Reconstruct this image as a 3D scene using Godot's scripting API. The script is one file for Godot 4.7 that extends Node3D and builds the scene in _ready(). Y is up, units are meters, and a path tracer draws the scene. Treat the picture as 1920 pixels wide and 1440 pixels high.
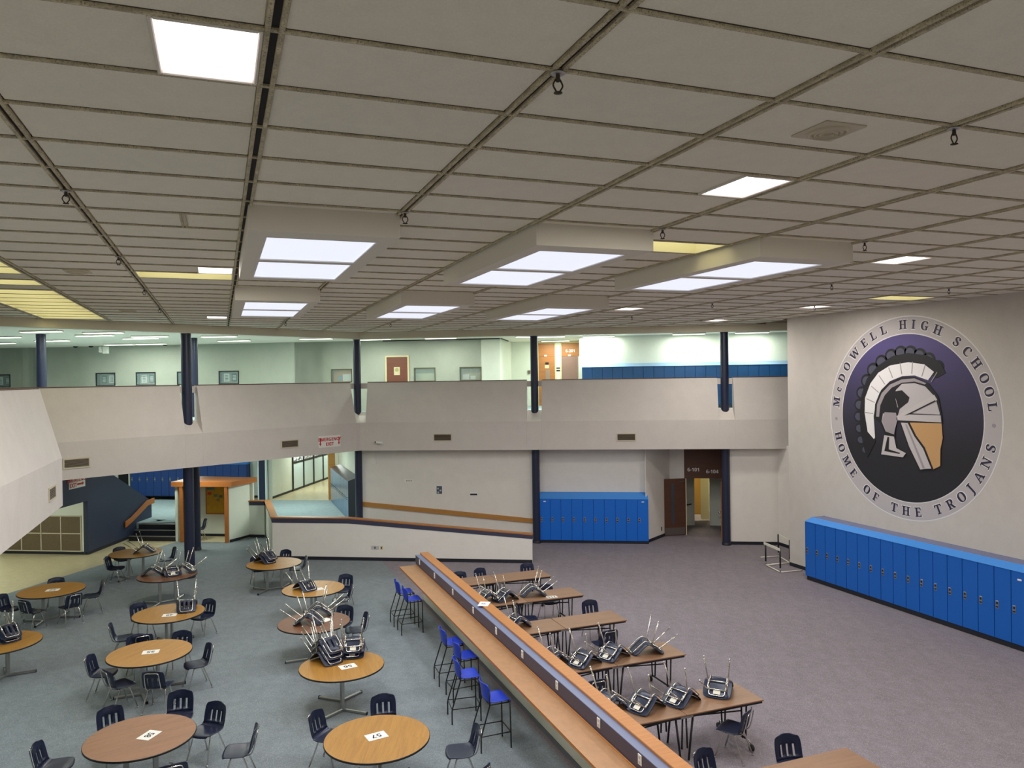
extends Node3D
# A two-storey school commons seen from its balcony. Units are metres, y is up, the ground floor lies at y = 0.

const CEIL := 7.69        # underside of the tiled ceiling
const HALL := 7.54         # ceiling of the upper hall
const DECK := 4.73        # upper floor
const SOFFIT := 3.4       # underside of the balconies
const LOBBY := 0.51       # raised lobby behind the ramp
const MOD := 1.5324       # ceiling module: MOD by MOD / 2
const OX := 0.284
const OZ := -3.2187
const C28 := 0.88295
const S28 := 0.46947

var U := Vector3(C28, 0, S28)        # along the far wall
var B := Vector3(S28, 0, -C28)       # square to it, away from the hall
var V := Vector3(C28, 0, -S28)       # along the balcony on the other flank
var VB := Vector3(-S28, 0, -C28)
var COL := {"a": Vector3(-0.93, 0, -25.5), "b": Vector3(4.75, 0, -28.57), "c": Vector3(10.59, 0, -25.61), "d": Vector3(16.53, 0, -22.57)}
var M := {}
var taken := {}
var rng := RandomNumberGenerator.new()
var ORD := ["first", "second", "third", "fourth", "fifth", "sixth", "seventh", "eighth", "ninth", "tenth", "eleventh", "twelfth", "thirteenth", "fourteenth", "fifteenth", "sixteenth", "seventeenth", "eighteenth", "nineteenth", "twentieth", "twenty-first", "twenty-second", "twenty-third", "twenty-fourth"]

func _ready() -> void:
	rng.seed = 7
	# ---- camera, environment, exposure
	var cam := Camera3D.new()
	cam.name = "camera"
	cam.position = Vector3(0, 5.945, 0)
	cam.rotation_degrees = Vector3(-0.4257, -20.793, -0.8141)
	cam.fov = 52.968
	cam.near = 0.1
	cam.far = 200.0
	add_child(cam)
	cam.current = true
	var env := Environment.new()
	env.background_mode = Environment.BG_COLOR
	env.background_color = Color(0.02, 0.02, 0.02)
	env.tonemap_mode = Environment.TONE_MAPPER_LINEAR
	env.tonemap_exposure = 1.15
	env.sdfgi_enabled = true
	env.ssao_enabled = true
	env.ssil_enabled = true
	var we := WorldEnvironment.new()
	we.name = "world_environment"
	we.environment = env
	add_child(we)
	materials()
	shell()
	ceiling_grid()
	skylights()
	ceiling_lamps()
	balcony()
	upper_hall()
	lower_back()
	stair_corner()
	lobby_and_corridor()
	ramp()
	mural()
	lockers()
	hurdles()
	bar()
	round_tables()
	folding_tables()
	chairs()
	stools()
	small_things()

# ------------------------------------------------------------------ naming
func nm(base: String) -> String:
	if not taken.has(base):
		taken[base] = 0
		return base
	taken[base] += 1
	return "%s_%03d" % [base, taken[base]]

func tag(o: Node3D, label: String, category: String, group := "") -> Node3D:
	o.set_meta("label", label)
	o.set_meta("category", category)
	if group != "":
		o.set_meta("group", group)
	return o

func thing(called: String, label: String, category: String, at := Vector3.ZERO, turn := 0.0, group := "") -> Node3D:
	var o := Node3D.new()
	o.name = nm(called)
	add_child(o)
	o.position = at
	o.rotation.y = turn
	return tag(o, label, category, group)

func structure(called: String) -> Node3D:
	var o := Node3D.new()
	o.name = nm(called)
	add_child(o)
	o.set_meta("kind", "structure")
	return o

# ------------------------------------------------------------------ mesh helpers
func new_st(smooth := false) -> SurfaceTool:
	var st := SurfaceTool.new()
	st.begin(Mesh.PRIMITIVE_TRIANGLES)
	st.set_smooth_group(0 if smooth else -1)
	return st

func commit(st: SurfaceTool, called: String, m: Material, parent: Node = null) -> MeshInstance3D:
	st.generate_normals()
	var o := MeshInstance3D.new()
	o.mesh = st.commit()
	o.material_override = m
	if parent == null:
		o.name = nm(called)
		add_child(o)
	else:
		o.name = called
		parent.add_child(o, true)
	return o

func place(mesh: Mesh, called: String, m: Material, parent: Node, t := Transform3D.IDENTITY) -> MeshInstance3D:
	var o := MeshInstance3D.new()
	o.mesh = mesh
	o.material_override = m
	o.transform = t
	o.name = called
	parent.add_child(o, true)
	return o

func baked(st: SurfaceTool) -> Mesh:
	st.generate_normals()
	return st.commit()

func tri(st: SurfaceTool, a: Vector3, b: Vector3, c: Vector3, out: Vector3) -> void:
	if (b - a).cross(c - a).dot(out) > 0.0:
		var k := b
		b = c
		c = k
	st.add_vertex(a)
	st.add_vertex(b)
	st.add_vertex(c)

func quad(st: SurfaceTool, a: Vector3, b: Vector3, c: Vector3, d: Vector3, out: Vector3) -> void:
	tri(st, a, b, c, out)
	tri(st, a, c, d, out)

func box(st: SurfaceTool, c: Vector3, s: Vector3, bs := Basis.IDENTITY, bev := 0.0) -> void:
	var h := s * 0.5
	var e := minf(bev, minf(h.x, minf(h.y, h.z)) * 0.98)
	var ax := [Vector3.RIGHT, Vector3.UP, Vector3.BACK]
	var hh := [h.x, h.y, h.z]
	for i in 3:
		var j := (i + 1) % 3
		var k := (i + 2) % 3
		for g in [-1.0, 1.0]:
			var n: Vector3 = ax[i] * g
			var p := []
			for q in [[-1.0, -1.0], [1.0, -1.0], [1.0, 1.0], [-1.0, 1.0]]:
				p.append(c + bs * (n * hh[i] + ax[j] * q[0] * (hh[j] - e) + ax[k] * q[1] * (hh[k] - e)))
			quad(st, p[0], p[1], p[2], p[3], bs * n)
	if e <= 0.0:
		return
	for i in 3:
		var j := (i + 1) % 3
		var k := (i + 2) % 3
		for g in [-1.0, 1.0]:
			for w in [-1.0, 1.0]:
				var a1: Vector3 = ax[j] * g * hh[j] + ax[k] * w * (hh[k] - e)
				var a2: Vector3 = ax[j] * g * (hh[j] - e) + ax[k] * w * hh[k]
				var l: Vector3 = ax[i] * (hh[i] - e)
				quad(st, c + bs * (a1 - l), c + bs * (a1 + l), c + bs * (a2 + l), c + bs * (a2 - l), bs * (ax[j] * g + ax[k] * w))
	for x in [-1.0, 1.0]:
		for y in [-1.0, 1.0]:
			for z in [-1.0, 1.0]:
				tri(st, c + bs * Vector3(x * h.x, y * (h.y - e), z * (h.z - e)), c + bs * Vector3(x * (h.x - e), y * h.y, z * (h.z - e)), c + bs * Vector3(x * (h.x - e), y * (h.y - e), z * h.z), bs * Vector3(x, y, z))

func tube(st: SurfaceTool, pts: Array, r: float, n := 8) -> void:
	var rings := []
	var last := Vector3.ZERO
	for i in pts.size():
		var d: Vector3
		if i == 0:
			d = (pts[1] - pts[0]).normalized()
		elif i == pts.size() - 1:
			d = (pts[i] - pts[i - 1]).normalized()
		else:
			d = ((pts[i] - pts[i - 1]).normalized() + (pts[i + 1] - pts[i]).normalized()).normalized()
		var a: Vector3
		if i == 0:
			a = d.cross(Vector3.UP if absf(d.y) < 0.9 else Vector3.RIGHT).normalized()
		else:
			a = (last - d * last.dot(d)).normalized()
		last = a
		var b := d.cross(a)
		var ring := []
		for k in n:
			var t := TAU * k / n
			ring.append(pts[i] + (a * cos(t) + b * sin(t)) * r)
		rings.append(ring)
	for i in pts.size() - 1:
		for k in n:
			var k2 := (k + 1) % n
			var mid: Vector3 = (rings[i][k] + rings[i][k2]) * 0.5 - (pts[i] if true else Vector3.ZERO)
			quad(st, rings[i][k], rings[i + 1][k], rings[i + 1][k2], rings[i][k2], mid)
	for e in [0, pts.size() - 1]:
		var out: Vector3 = (pts[0] - pts[1]) if e == 0 else (pts[e] - pts[e - 1])
		for k in range(1, n - 1):
			tri(st, rings[e][0], rings[e][k], rings[e][k + 1], out)

func smooth_path(pts: Array, r: float, n := 4) -> Array:
	# rounds the corners of a polyline
	var o := [pts[0]]
	for i in range(1, pts.size() - 1):
		var p: Vector3 = pts[i]
		var a: Vector3 = pts[i - 1] - p
		var b: Vector3 = pts[i + 1] - p
		var k := minf(r, minf(a.length(), b.length()) * 0.45)
		var p0 := p + a.normalized() * k
		var p1 := p + b.normalized() * k
		for j in n + 1:
			var t := float(j) / n
			o.append(p0 * (1 - t) * (1 - t) + p * 2.0 * t * (1 - t) + p1 * t * t)
	o.append(pts[pts.size() - 1])
	return o

func lathe(st: SurfaceTool, prof: Array, n := 24, at := Vector3.ZERO) -> void:
	for i in prof.size() - 1:
		var p: Vector2 = prof[i]
		var q: Vector2 = prof[i + 1]
		var nn := Vector2(q.y - p.y, p.x - q.x)
		for k in n:
			var a := TAU * k / n
			var b := TAU * (k + 1) / n
			var m := (a + b) * 0.5
			var out := Vector3(cos(m) * nn.x, nn.y, sin(m) * nn.x)
			var A0 := at + Vector3(cos(a) * p.x, p.y, sin(a) * p.x)
			var B0 := at + Vector3(cos(b) * p.x, p.y, sin(b) * p.x)
			var A1 := at + Vector3(cos(a) * q.x, q.y, sin(a) * q.x)
			var B1 := at + Vector3(cos(b) * q.x, q.y, sin(b) * q.x)
			if p.x > 0.0001:
				tri(st, A0, B0, B1, out)
			if q.x > 0.0001:
				tri(st, A0, B1, A1, out)

func prism(st: SurfaceTool, poly: Array, y0: float, y1: float) -> void:
	# poly: plan points as Vector2(x, z)
	var pp := PackedVector2Array(poly)
	var idx := Geometry2D.triangulate_polygon(pp)
	for i in range(0, idx.size(), 3):
		for g in [[y0, Vector3.DOWN], [y1, Vector3.UP]]:
			var q := []
			for k in 3:
				var p: Vector2 = pp[idx[i + k]]
				q.append(Vector3(p.x, g[0], p.y))
			tri(st, q[0], q[1], q[2], g[1])
	var ccw := not Geometry2D.is_polygon_clockwise(pp)
	for i in pp.size():
		var p := pp[i]
		var q := pp[(i + 1) % pp.size()]
		var n := Vector3(q.y - p.y, 0, p.x - q.x) * (1.0 if ccw else -1.0)
		quad(st, Vector3(p.x, y0, p.y), Vector3(q.x, y0, q.y), Vector3(q.x, y1, q.y), Vector3(p.x, y1, p.y), n)

func sheet(st: SurfaceTool, o: Vector3, ex: Vector3, ey: Vector3, poly: Array, thick: float) -> void:
	# a flat plate: outline in the plane (o, ex, ey), extruded by thick along ex x ey
	var n := ex.cross(ey).normalized()
	var pp := PackedVector2Array(poly)
	var idx := Geometry2D.triangulate_polygon(pp)
	for i in range(0, idx.size(), 3):
		for g in [0.0, thick]:
			var q := []
			for k in 3:
				var p: Vector2 = pp[idx[i + k]]
				q.append(o + ex * p.x + ey * p.y + n * g)
			tri(st, q[0], q[1], q[2], n * (1.0 if (g == 0.0) == (thick < 0.0) else -1.0))
	var c := Vector2.ZERO
	var ccw := not Geometry2D.is_polygon_clockwise(pp)
	for i in pp.size():
		var p := pp[i]
		var q := pp[(i + 1) % pp.size()]
		var e := q - p
		var w := Vector2(e.y, -e.x) * (1.0 if ccw else -1.0)
		var P := o + ex * p.x + ey * p.y
		var Q := o + ex * q.x + ey * q.y
		quad(st, P, Q, Q + n * thick, P + n * thick, ex * w.x + ey * w.y)

func wall_quad(st: SurfaceTool, a: Vector3, b: Vector3, y0: float, y1: float, thick: float, back: Vector3) -> void:
	# an upright slab whose visible face runs a-b; its thickness goes along back
	var d := b - a
	d.y = 0
	var n := back.normalized()
	var c := (a + b) * 0.5 + n * thick * 0.5
	c.y = (y0 + y1) * 0.5
	var ex := d.normalized()
	box(st, c, Vector3(d.length(), y1 - y0, thick), Basis(ex, Vector3.UP, ex.cross(Vector3.UP)))

func lintel_wall(st: SurfaceTool, o: Vector3, ex: Vector3, back: Vector3, s0: float, s1: float, y0: float, y1: float, thick: float, holes: Array) -> void:
	# a wall along ex with rectangular holes [sa, sb, ya, yb], cut as boxes
	var cuts := [s0, s1]
	for h in holes:
		cuts.append(h[0])
		cuts.append(h[1])
	cuts.sort()
	for i in cuts.size() - 1:
		var a: float = cuts[i]
		var b: float = cuts[i + 1]
		if b - a < 0.001:
			continue
		var mid := (a + b) * 0.5
		var ys := [[y0, y1]]
		for h in holes:
			if mid > h[0] and mid < h[1]:
				var nys := []
				for y in ys:
					if h[2] > y[0] + 0.001:
						nys.append([y[0], minf(y[1], h[2])])
					if h[3] < y[1] - 0.001:
						nys.append([maxf(y[0], h[3]), y[1]])
				ys = nys
		for y in ys:
			wall_quad(st, o + ex * a, o + ex * b, y[0], y[1], thick, back)

func rect_on(st: SurfaceTool, o: Vector3, ex: Vector3, out: Vector3, s0: float, s1: float, y0: float, y1: float, proud: float, deep := 0.0) -> void:
	# a thin board on a wall plane: from deep behind the plane to proud in front of it
	var c := o + ex * ((s0 + s1) * 0.5) + out * ((proud - deep) * 0.5)
	c.y = (y0 + y1) * 0.5
	box(st, c, Vector3(absf(s1 - s0), y1 - y0, proud + deep), Basis(ex, Vector3.UP, ex.cross(Vector3.UP)))

func text_mesh(s: String, size: float, serif := false, depth := 0.004) -> TextMesh:
	var t := TextMesh.new()
	var f := SystemFont.new()
	f.font_names = PackedStringArray(["Droid Serif" if serif else "Droid Sans"])
	f.font_weight = 700
	t.font = f
	t.text = s
	t.font_size = 64
	t.pixel_size = size / 46.0
	t.depth = depth
	t.curve_step = 2.0
	t.horizontal_alignment = HORIZONTAL_ALIGNMENT_CENTER
	t.vertical_alignment = VERTICAL_ALIGNMENT_CENTER
	return t

func area(parent: Node3D, at: Vector3, size: Vector2, color: Color, energy: float, along := Vector3.RIGHT) -> void:
	var l := AreaLight3D.new()
	l.name = "lamp_light"
	l.area_size = size
	l.light_color = color
	l.light_energy = energy
	l.area_range = 80.0
	l.area_attenuation = 2.0
	l.shadow_enabled = true
	parent.add_child(l, true)
	# -z of the light looks down
	l.basis = Basis(along, Vector3.DOWN.cross(along) * -1.0, Vector3.UP) if false else Basis(along, Vector3.UP.cross(along), Vector3.UP)
	l.position = at

# ------------------------------------------------------------------ materials
func sm(c: Color, rough := 0.8, metal := 0.0) -> StandardMaterial3D:
	var m := StandardMaterial3D.new()
	m.albedo_color = c
	m.roughness = rough
	m.metallic = metal
	return m

func glow(c: Color, e: float) -> StandardMaterial3D:
	var m := sm(Color(0.8, 0.8, 0.8), 0.5)
	m.emission_enabled = true
	m.emission = c
	m.emission_energy_multiplier = e
	return m

func speckle(n: int, base: Color, spread: float, coarse: float, seed_: int, flecks := [], hue := 0.0) -> ImageTexture:
	# fine grain over coarse patches; flecks: [colour, share]
	var im := Image.create(n, n, true, Image.FORMAT_RGB8)
	var r := RandomNumberGenerator.new()
	r.seed = seed_
	var fn := FastNoiseLite.new()
	fn.seed = seed_
	fn.noise_type = FastNoiseLite.TYPE_SIMPLEX
	fn.frequency = 1.0
	for y in n:
		for x in n:
			# noise on a torus so that the tile repeats without a seam
			var a := TAU * x / n
			var b := TAU * y / n
			var k := fn.get_noise_3d(cos(a) * 1.3 + sin(b) * 0.7, sin(a) * 1.3 + 3.0, cos(b) * 1.3) * coarse
			var g := r.randf_range(-spread, spread)
			var c := Color(base.r * (1 + k + g), base.g * (1 + k + g + hue * r.randf_range(-1, 1)), base.b * (1 + k + g))
			for f in flecks:
				if r.randf() < f[1]:
					c = f[0]
			im.set_pixel(x, y, c.clamp())
	im.generate_mipmaps()
	return ImageTexture.create_from_image(im)

func woodgrain(w: int, h: int, base: Color, dark: Color, seed_: int, fine := 60.0) -> ImageTexture:
	# streaks run along u
	var im := Image.create(w, h, true, Image.FORMAT_RGB8)
	var fn := FastNoiseLite.new()
	fn.seed = seed_
	fn.noise_type = FastNoiseLite.TYPE_SIMPLEX
	fn.frequency = 1.0
	var r := RandomNumberGenerator.new()
	r.seed = seed_
	for y in h:
		for x in w:
			var u := float(x) / w
			var v := float(y) / h
			var t := 0.5 + 0.5 * fn.get_noise_2d(u * 1.6, v * fine)
			var t2 := 0.5 + 0.5 * fn.get_noise_2d(u * 0.9 + 9.0, v * fine * 0.2 + 30.0)
			var t3 := 0.5 + 0.5 * fn.get_noise_2d(u * 14.0, v * fine * 3.0 + 80.0)
			var k := clampf(t * 0.45 + t2 * 0.35 + t3 * 0.3 - 0.05 + r.randf_range(-0.04, 0.04), 0, 1)
			im.set_pixel(x, y, base.lerp(dark, k * k))
	im.generate_mipmaps()
	return ImageTexture.create_from_image(im)

func tex(m: StandardMaterial3D, t: Texture2D, scale: Vector3, world := false) -> StandardMaterial3D:
	m.albedo_color = Color.WHITE
	m.albedo_texture = t
	m.uv1_triplanar = true
	m.uv1_world_triplanar = world
	m.uv1_scale = scale
	return m

func c8(r: int, g: int, b: int) -> Color:
	return Color(r / 255.0, g / 255.0, b / 255.0)

func materials() -> void:
	M.carpet = tex(sm(Color.WHITE, 0.95), speckle(384, c8(122, 130, 134), 0.12, 0.07, 11, [[c8(122, 132, 144), 0.05], [c8(176, 180, 180), 0.05]], 0.02), Vector3.ONE * 0.42, true)
	M.carpet_mauve = tex(sm(Color.WHITE, 0.95), speckle(384, c8(128, 120, 126), 0.12, 0.07, 12, [[c8(128, 120, 132), 0.05], [c8(180, 174, 176), 0.05]], 0.02), Vector3.ONE * 0.42, true)
	M.carpet_hall = tex(sm(Color.WHITE, 0.95), speckle(256, c8(150, 168, 172), 0.10, 0.05, 13), Vector3.ONE * 0.5, true)
	M.terrazzo = tex(sm(Color.WHITE, 0.28), speckle(384, c8(208, 190, 148), 0.06, 0.06, 14, [[c8(150, 140, 110), 0.10], [c8(222, 216, 190), 0.10], [c8(120, 112, 90), 0.03]]), Vector3.ONE * 0.5, true)
	M.wall = tex(sm(Color.WHITE, 0.7), speckle(256, c8(234, 229, 221), 0.012, 0.02, 15), Vector3.ONE * 0.3, true)
	M.wall_mural = tex(sm(Color.WHITE, 0.7), speckle(256, c8(204, 198, 190), 0.012, 0.02, 45), Vector3.ONE * 0.3, true)
	M.wall_hall = tex(sm(Color.WHITE, 0.7), speckle(256, c8(226, 230, 216), 0.012, 0.02, 16), Vector3.ONE * 0.3, true)
	M.fascia = tex(sm(Color.WHITE, 0.75), speckle(256, c8(213, 206, 199), 0.015, 0.025, 17), Vector3.ONE * 0.25, true)
	M.tile = tex(sm(Color.WHITE, 0.85), speckle(256, c8(239, 234, 217), 0.02, 0.015, 18), Vector3.ONE * 0.6, true)
	M.tile2 = tex(sm(Color.WHITE, 0.85), speckle(256, c8(236, 232, 216), 0.02, 0.015, 19), Vector3.ONE * 0.6, true)
	M.tile3 = tex(sm(Color.WHITE, 0.85), speckle(256, c8(239, 233, 218), 0.02, 0.015, 20), Vector3.ONE * 0.6, true)
	M.rail = tex(sm(Color.WHITE, 0.6), speckle(256, c8(190, 180, 150), 0.10, 0.22, 21, [[c8(110, 100, 78), 0.08]]), Vector3.ONE * 0.8, true)
	M.slot = sm(c8(34, 31, 32), 0.8)
	M.grime = sm(c8(70, 63, 52), 0.9)
	M.bulkhead = sm(c8(222, 214, 192), 0.85)
	M.box = sm(c8(228, 224, 210), 0.8)
	M.dark = sm(c8(26, 27, 33), 0.7)
	M.base = sm(c8(28, 30, 40), 0.55)
	M.navy = sm(c8(36, 42, 66), 0.38)
	M.navy_wall = sm(c8(47, 55, 80), 0.6)
	M.navy_band = sm(c8(62, 62, 84), 0.5)
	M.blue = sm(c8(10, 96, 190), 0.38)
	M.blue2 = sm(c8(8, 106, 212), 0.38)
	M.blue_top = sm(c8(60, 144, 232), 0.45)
	M.blue_hall = sm(c8(30, 84, 138), 0.4)
	M.blue_dark = sm(c8(24, 58, 118), 0.4)
	M.steel = sm(c8(200, 200, 200), 0.28, 0.9)
	M.chrome = sm(c8(222, 218, 210), 0.16, 1.0)
	M.chrome_dull = sm(c8(176, 176, 174), 0.32, 0.9)
	M.black = sm(c8(20, 20, 22), 0.45)
	M.navy_plastic = sm(c8(27, 34, 58), 0.3)
	M.stool_blue = sm(c8(30, 60, 186), 0.36)
	M.paper = sm(c8(238, 236, 228), 0.8)
	M.label = sm(c8(226, 222, 206), 0.7)
	M.ink = sm(c8(30, 28, 34), 0.8)
	M.red = sm(c8(196, 40, 44), 0.7)
	M.oak = tex(sm(Color.WHITE, 0.4), woodgrain(512, 512, c8(180, 132, 56), c8(128, 82, 28), 31, 70.0), Vector3.ONE * 0.7)
	M.oak2 = tex(sm(Color.WHITE, 0.4), woodgrain(512, 512, c8(186, 136, 60), c8(136, 88, 32), 33, 60.0), Vector3.ONE * 0.7)
	M.walnut = tex(sm(Color.WHITE, 0.42), woodgrain(512, 512, c8(154, 108, 74), c8(108, 70, 44), 32, 40.0), Vector3.ONE * 0.6)
	M.walnut_dark = tex(sm(Color.WHITE, 0.42), woodgrain(512, 512, c8(128, 86, 60), c8(84, 52, 34), 35, 40.0), Vector3.ONE * 0.6)
	M.fold_top = tex(sm(Color.WHITE, 0.4), woodgrain(512, 512, c8(148, 112, 84), c8(112, 80, 56), 34, 50.0), Vector3.ONE * 0.6)
	M.shelf = tex(sm(Color.WHITE, 0.45), speckle(256, c8(170, 126, 86), 0.05, 0.05, 36, [[c8(152, 108, 70), 0.06]]), Vector3.ONE * 0.8, true)
	M.cap = tex(sm(Color.WHITE, 0.42), woodgrain(256, 512, c8(196, 132, 70), c8(140, 84, 38), 37, 60.0), Vector3(0.5, 1.2, 1.2), true)
	M.rail_wood = tex(sm(Color.WHITE, 0.4), woodgrain(512, 256, c8(196, 142, 74), c8(150, 98, 44), 38, 40.0), Vector3(0.4, 2.0, 0.4), true)
	M.door_brown = tex(sm(Color.WHITE, 0.45), woodgrain(256, 256, c8(98, 62, 44), c8(66, 38, 26), 39, 30.0), Vector3.ONE * 0.8, true)
	M.door_red = tex(sm(Color.WHITE, 0.5), woodgrain(256, 256, c8(122, 72, 54), c8(98, 54, 40), 40, 30.0), Vector3.ONE * 0.8, true)
	M.door_oak = tex(sm(Color.WHITE, 0.45), woodgrain(256, 256, c8(178, 118, 66), c8(136, 82, 40), 41, 30.0), Vector3.ONE * 0.8, true)
	M.kiosk_wood = tex(sm(Color.WHITE, 0.45), woodgrain(256, 256, c8(190, 116, 56), c8(150, 82, 34), 42, 30.0), Vector3.ONE * 0.8, true)
	M.frame_cream = sm(c8(214, 202, 160), 0.6)
	M.grille = tex(sm(Color.WHITE, 0.6), speckle(128, c8(108, 92, 70), 0.10, 0.08, 43), Vector3.ONE * 2.0, true)
	M.vent = sm(c8(112, 100, 84), 0.6)
	M.vent_frame = sm(c8(206, 196, 172), 0.6)
	M.cork = tex(sm(Color.WHITE, 0.8), speckle(256, c8(206, 158, 46), 0.05, 0.08, 44), Vector3.ONE * 0.8, true)
	M.lamp = glow(Color(1.0, 0.94, 0.98), 2.6)
	M.sky_pane = glow(Color(0.88, 0.9, 0.97), 0.84)
	M.hall_lamp = glow(Color(1.0, 1.0, 0.94), 2.2)
	M.amber_lamp = glow(Color(1.0, 0.98, 0.8), 0.7)
	M.coffer = sm(c8(240, 236, 208), 0.7)
	M.silver = sm(c8(196, 190, 190), 0.6)
	M.ink_purple = sm(c8(40, 32, 62), 0.6)
	M.white_print = sm(c8(232, 230, 230), 0.6)
	M.grey_print = sm(c8(158, 150, 154), 0.6)
	M.grey_light = sm(c8(190, 184, 186), 0.6)
	M.black_print = sm(c8(20, 18, 24), 0.6)
	M.bronze_print = sm(c8(200, 156, 104), 0.6)
	M.slate_print = sm(c8(74, 74, 92), 0.6)
	var glass := sm(Color(0.8, 0.9, 0.9, 0.16), 0.05)
	glass.transparency = BaseMaterial3D.TRANSPARENCY_ALPHA
	M.glass = glass
	M.pale_panel = sm(c8(206, 222, 222), 0.25)
	M.leaf = sm(c8(196, 180, 30), 0.7)
	M.rubber = sm(c8(24, 24, 24), 0.8)

# ------------------------------------------------------------------ the shell
func v2(p: Vector3) -> Vector2:
	return Vector2(p.x, p.z)

func shell() -> void:
	var f := structure("floor")
	var st := new_st()
	prism(st, [Vector2(4.9, 8), Vector2(4.9, -33), Vector2(-0.5, -33), Vector2(-1.61, -31.43), Vector2(-5.89, -25.51), Vector2(-14, -14.3), Vector2(-14, 8)], -0.12, 0.0)
	commit(st, "carpet", M.carpet, f)
	st = new_st()
	prism(st, [Vector2(4.9, 8), Vector2(4.9, -46), Vector2(26, -46), Vector2(26, 8)], -0.12, 0.0)
	commit(st, "carpet_mauve", M.carpet_mauve, f)
	st = new_st()
	prism(st, [Vector2(4.9, -33), Vector2(-0.5, -33), Vector2(-1.61, -31.43), Vector2(-5.89, -25.51), Vector2(-14, -14.3), Vector2(-14, 8), Vector2(-16.2, 8), Vector2(-16.2, -46), Vector2(4.9, -46)], -0.12, 0.0)
	commit(st, "terrazzo", M.terrazzo, f)
	for w in [["wall_front", Vector3(5, 4.2, 8.1), Vector3(42.4, 8.6, 0.2)], ["wall_far", Vector3(5, 4.2, -46.1), Vector3(42.4, 8.6, 0.2)], ["wall_left", Vector3(-16.1, 4.2, -19), Vector3(0.2, 8.6, 54)], ["wall_outer", Vector3(26.1, 4.2, -19), Vector3(0.2, 8.6, 54)]]:
		st = new_st()
		box(st, w[1], w[2])
		commit(st, w[0], M.wall).set_meta("kind", "structure")
	st = new_st()
	box(st, Vector3(5, 8.45, -19), Vector3(42.4, 0.2, 54.4))
	commit(st, "ceiling_deck", M.bulkhead).set_meta("kind", "structure")

func module_x(i: float) -> float:
	return OX + MOD * i

func module_z(j: float) -> float:
	return OZ - MOD * 0.5 * j

func room_outline() -> PackedVector2Array:
	var ea := v2(COL.d + U * 1.62)
	var left := v2(COL.b - V * 15.6)
	return PackedVector2Array([Vector2(16.5, 8), Vector2(16.5, -19.33), ea, v2(COL.c), v2(COL.b), left, Vector2(module_x(-6), 8)])

func on_screen(p: Vector3) -> Vector2:
	var q := Basis.from_euler(Vector3(deg_to_rad(-0.4257), deg_to_rad(-20.793), deg_to_rad(-0.8141))).transposed() * (p - Vector3(0, 5.945, 0))
	if q.z > -0.2:
		return Vector2(99999, 99999)
	return Vector2(960 + 1445.1 * q.x / -q.z, 720 - 1445.1 * q.y / -q.z)

func lamp_cells() -> Array:
	# [column, row, start, end] in modules
	return [[-1, 1, 0.6, 1.0], [2, 3, 0.6, 1.0], [-1, 12, 0.6, 1.0], [-1, 24, 0.6, 1.0], [6, 7, 0.02, 0.42], [9, 16, 0.02, 0.42], [6, 18, 0.02, 0.42], [9, 22, 0.2, 0.6],
		[9, 4, 0.02, 0.42], [6, -3, 0.02, 0.42], [-4, -2, 0.6, 1.0], [2, -7, 0.6, 1.0], [-4, 5, 0.6, 1.0], [9, -4, 0.02, 0.42], [-1, -7, 0.6, 1.0], [5, -8, 0.6, 1.0]]

func coffer_cells() -> Array:
	var o := [[-1, 13], [3, 7], [9, 13]]
	for j in range(11, 26):
		if j != 14 and j != 16:
			o.append([-3, j])
	return o

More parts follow.
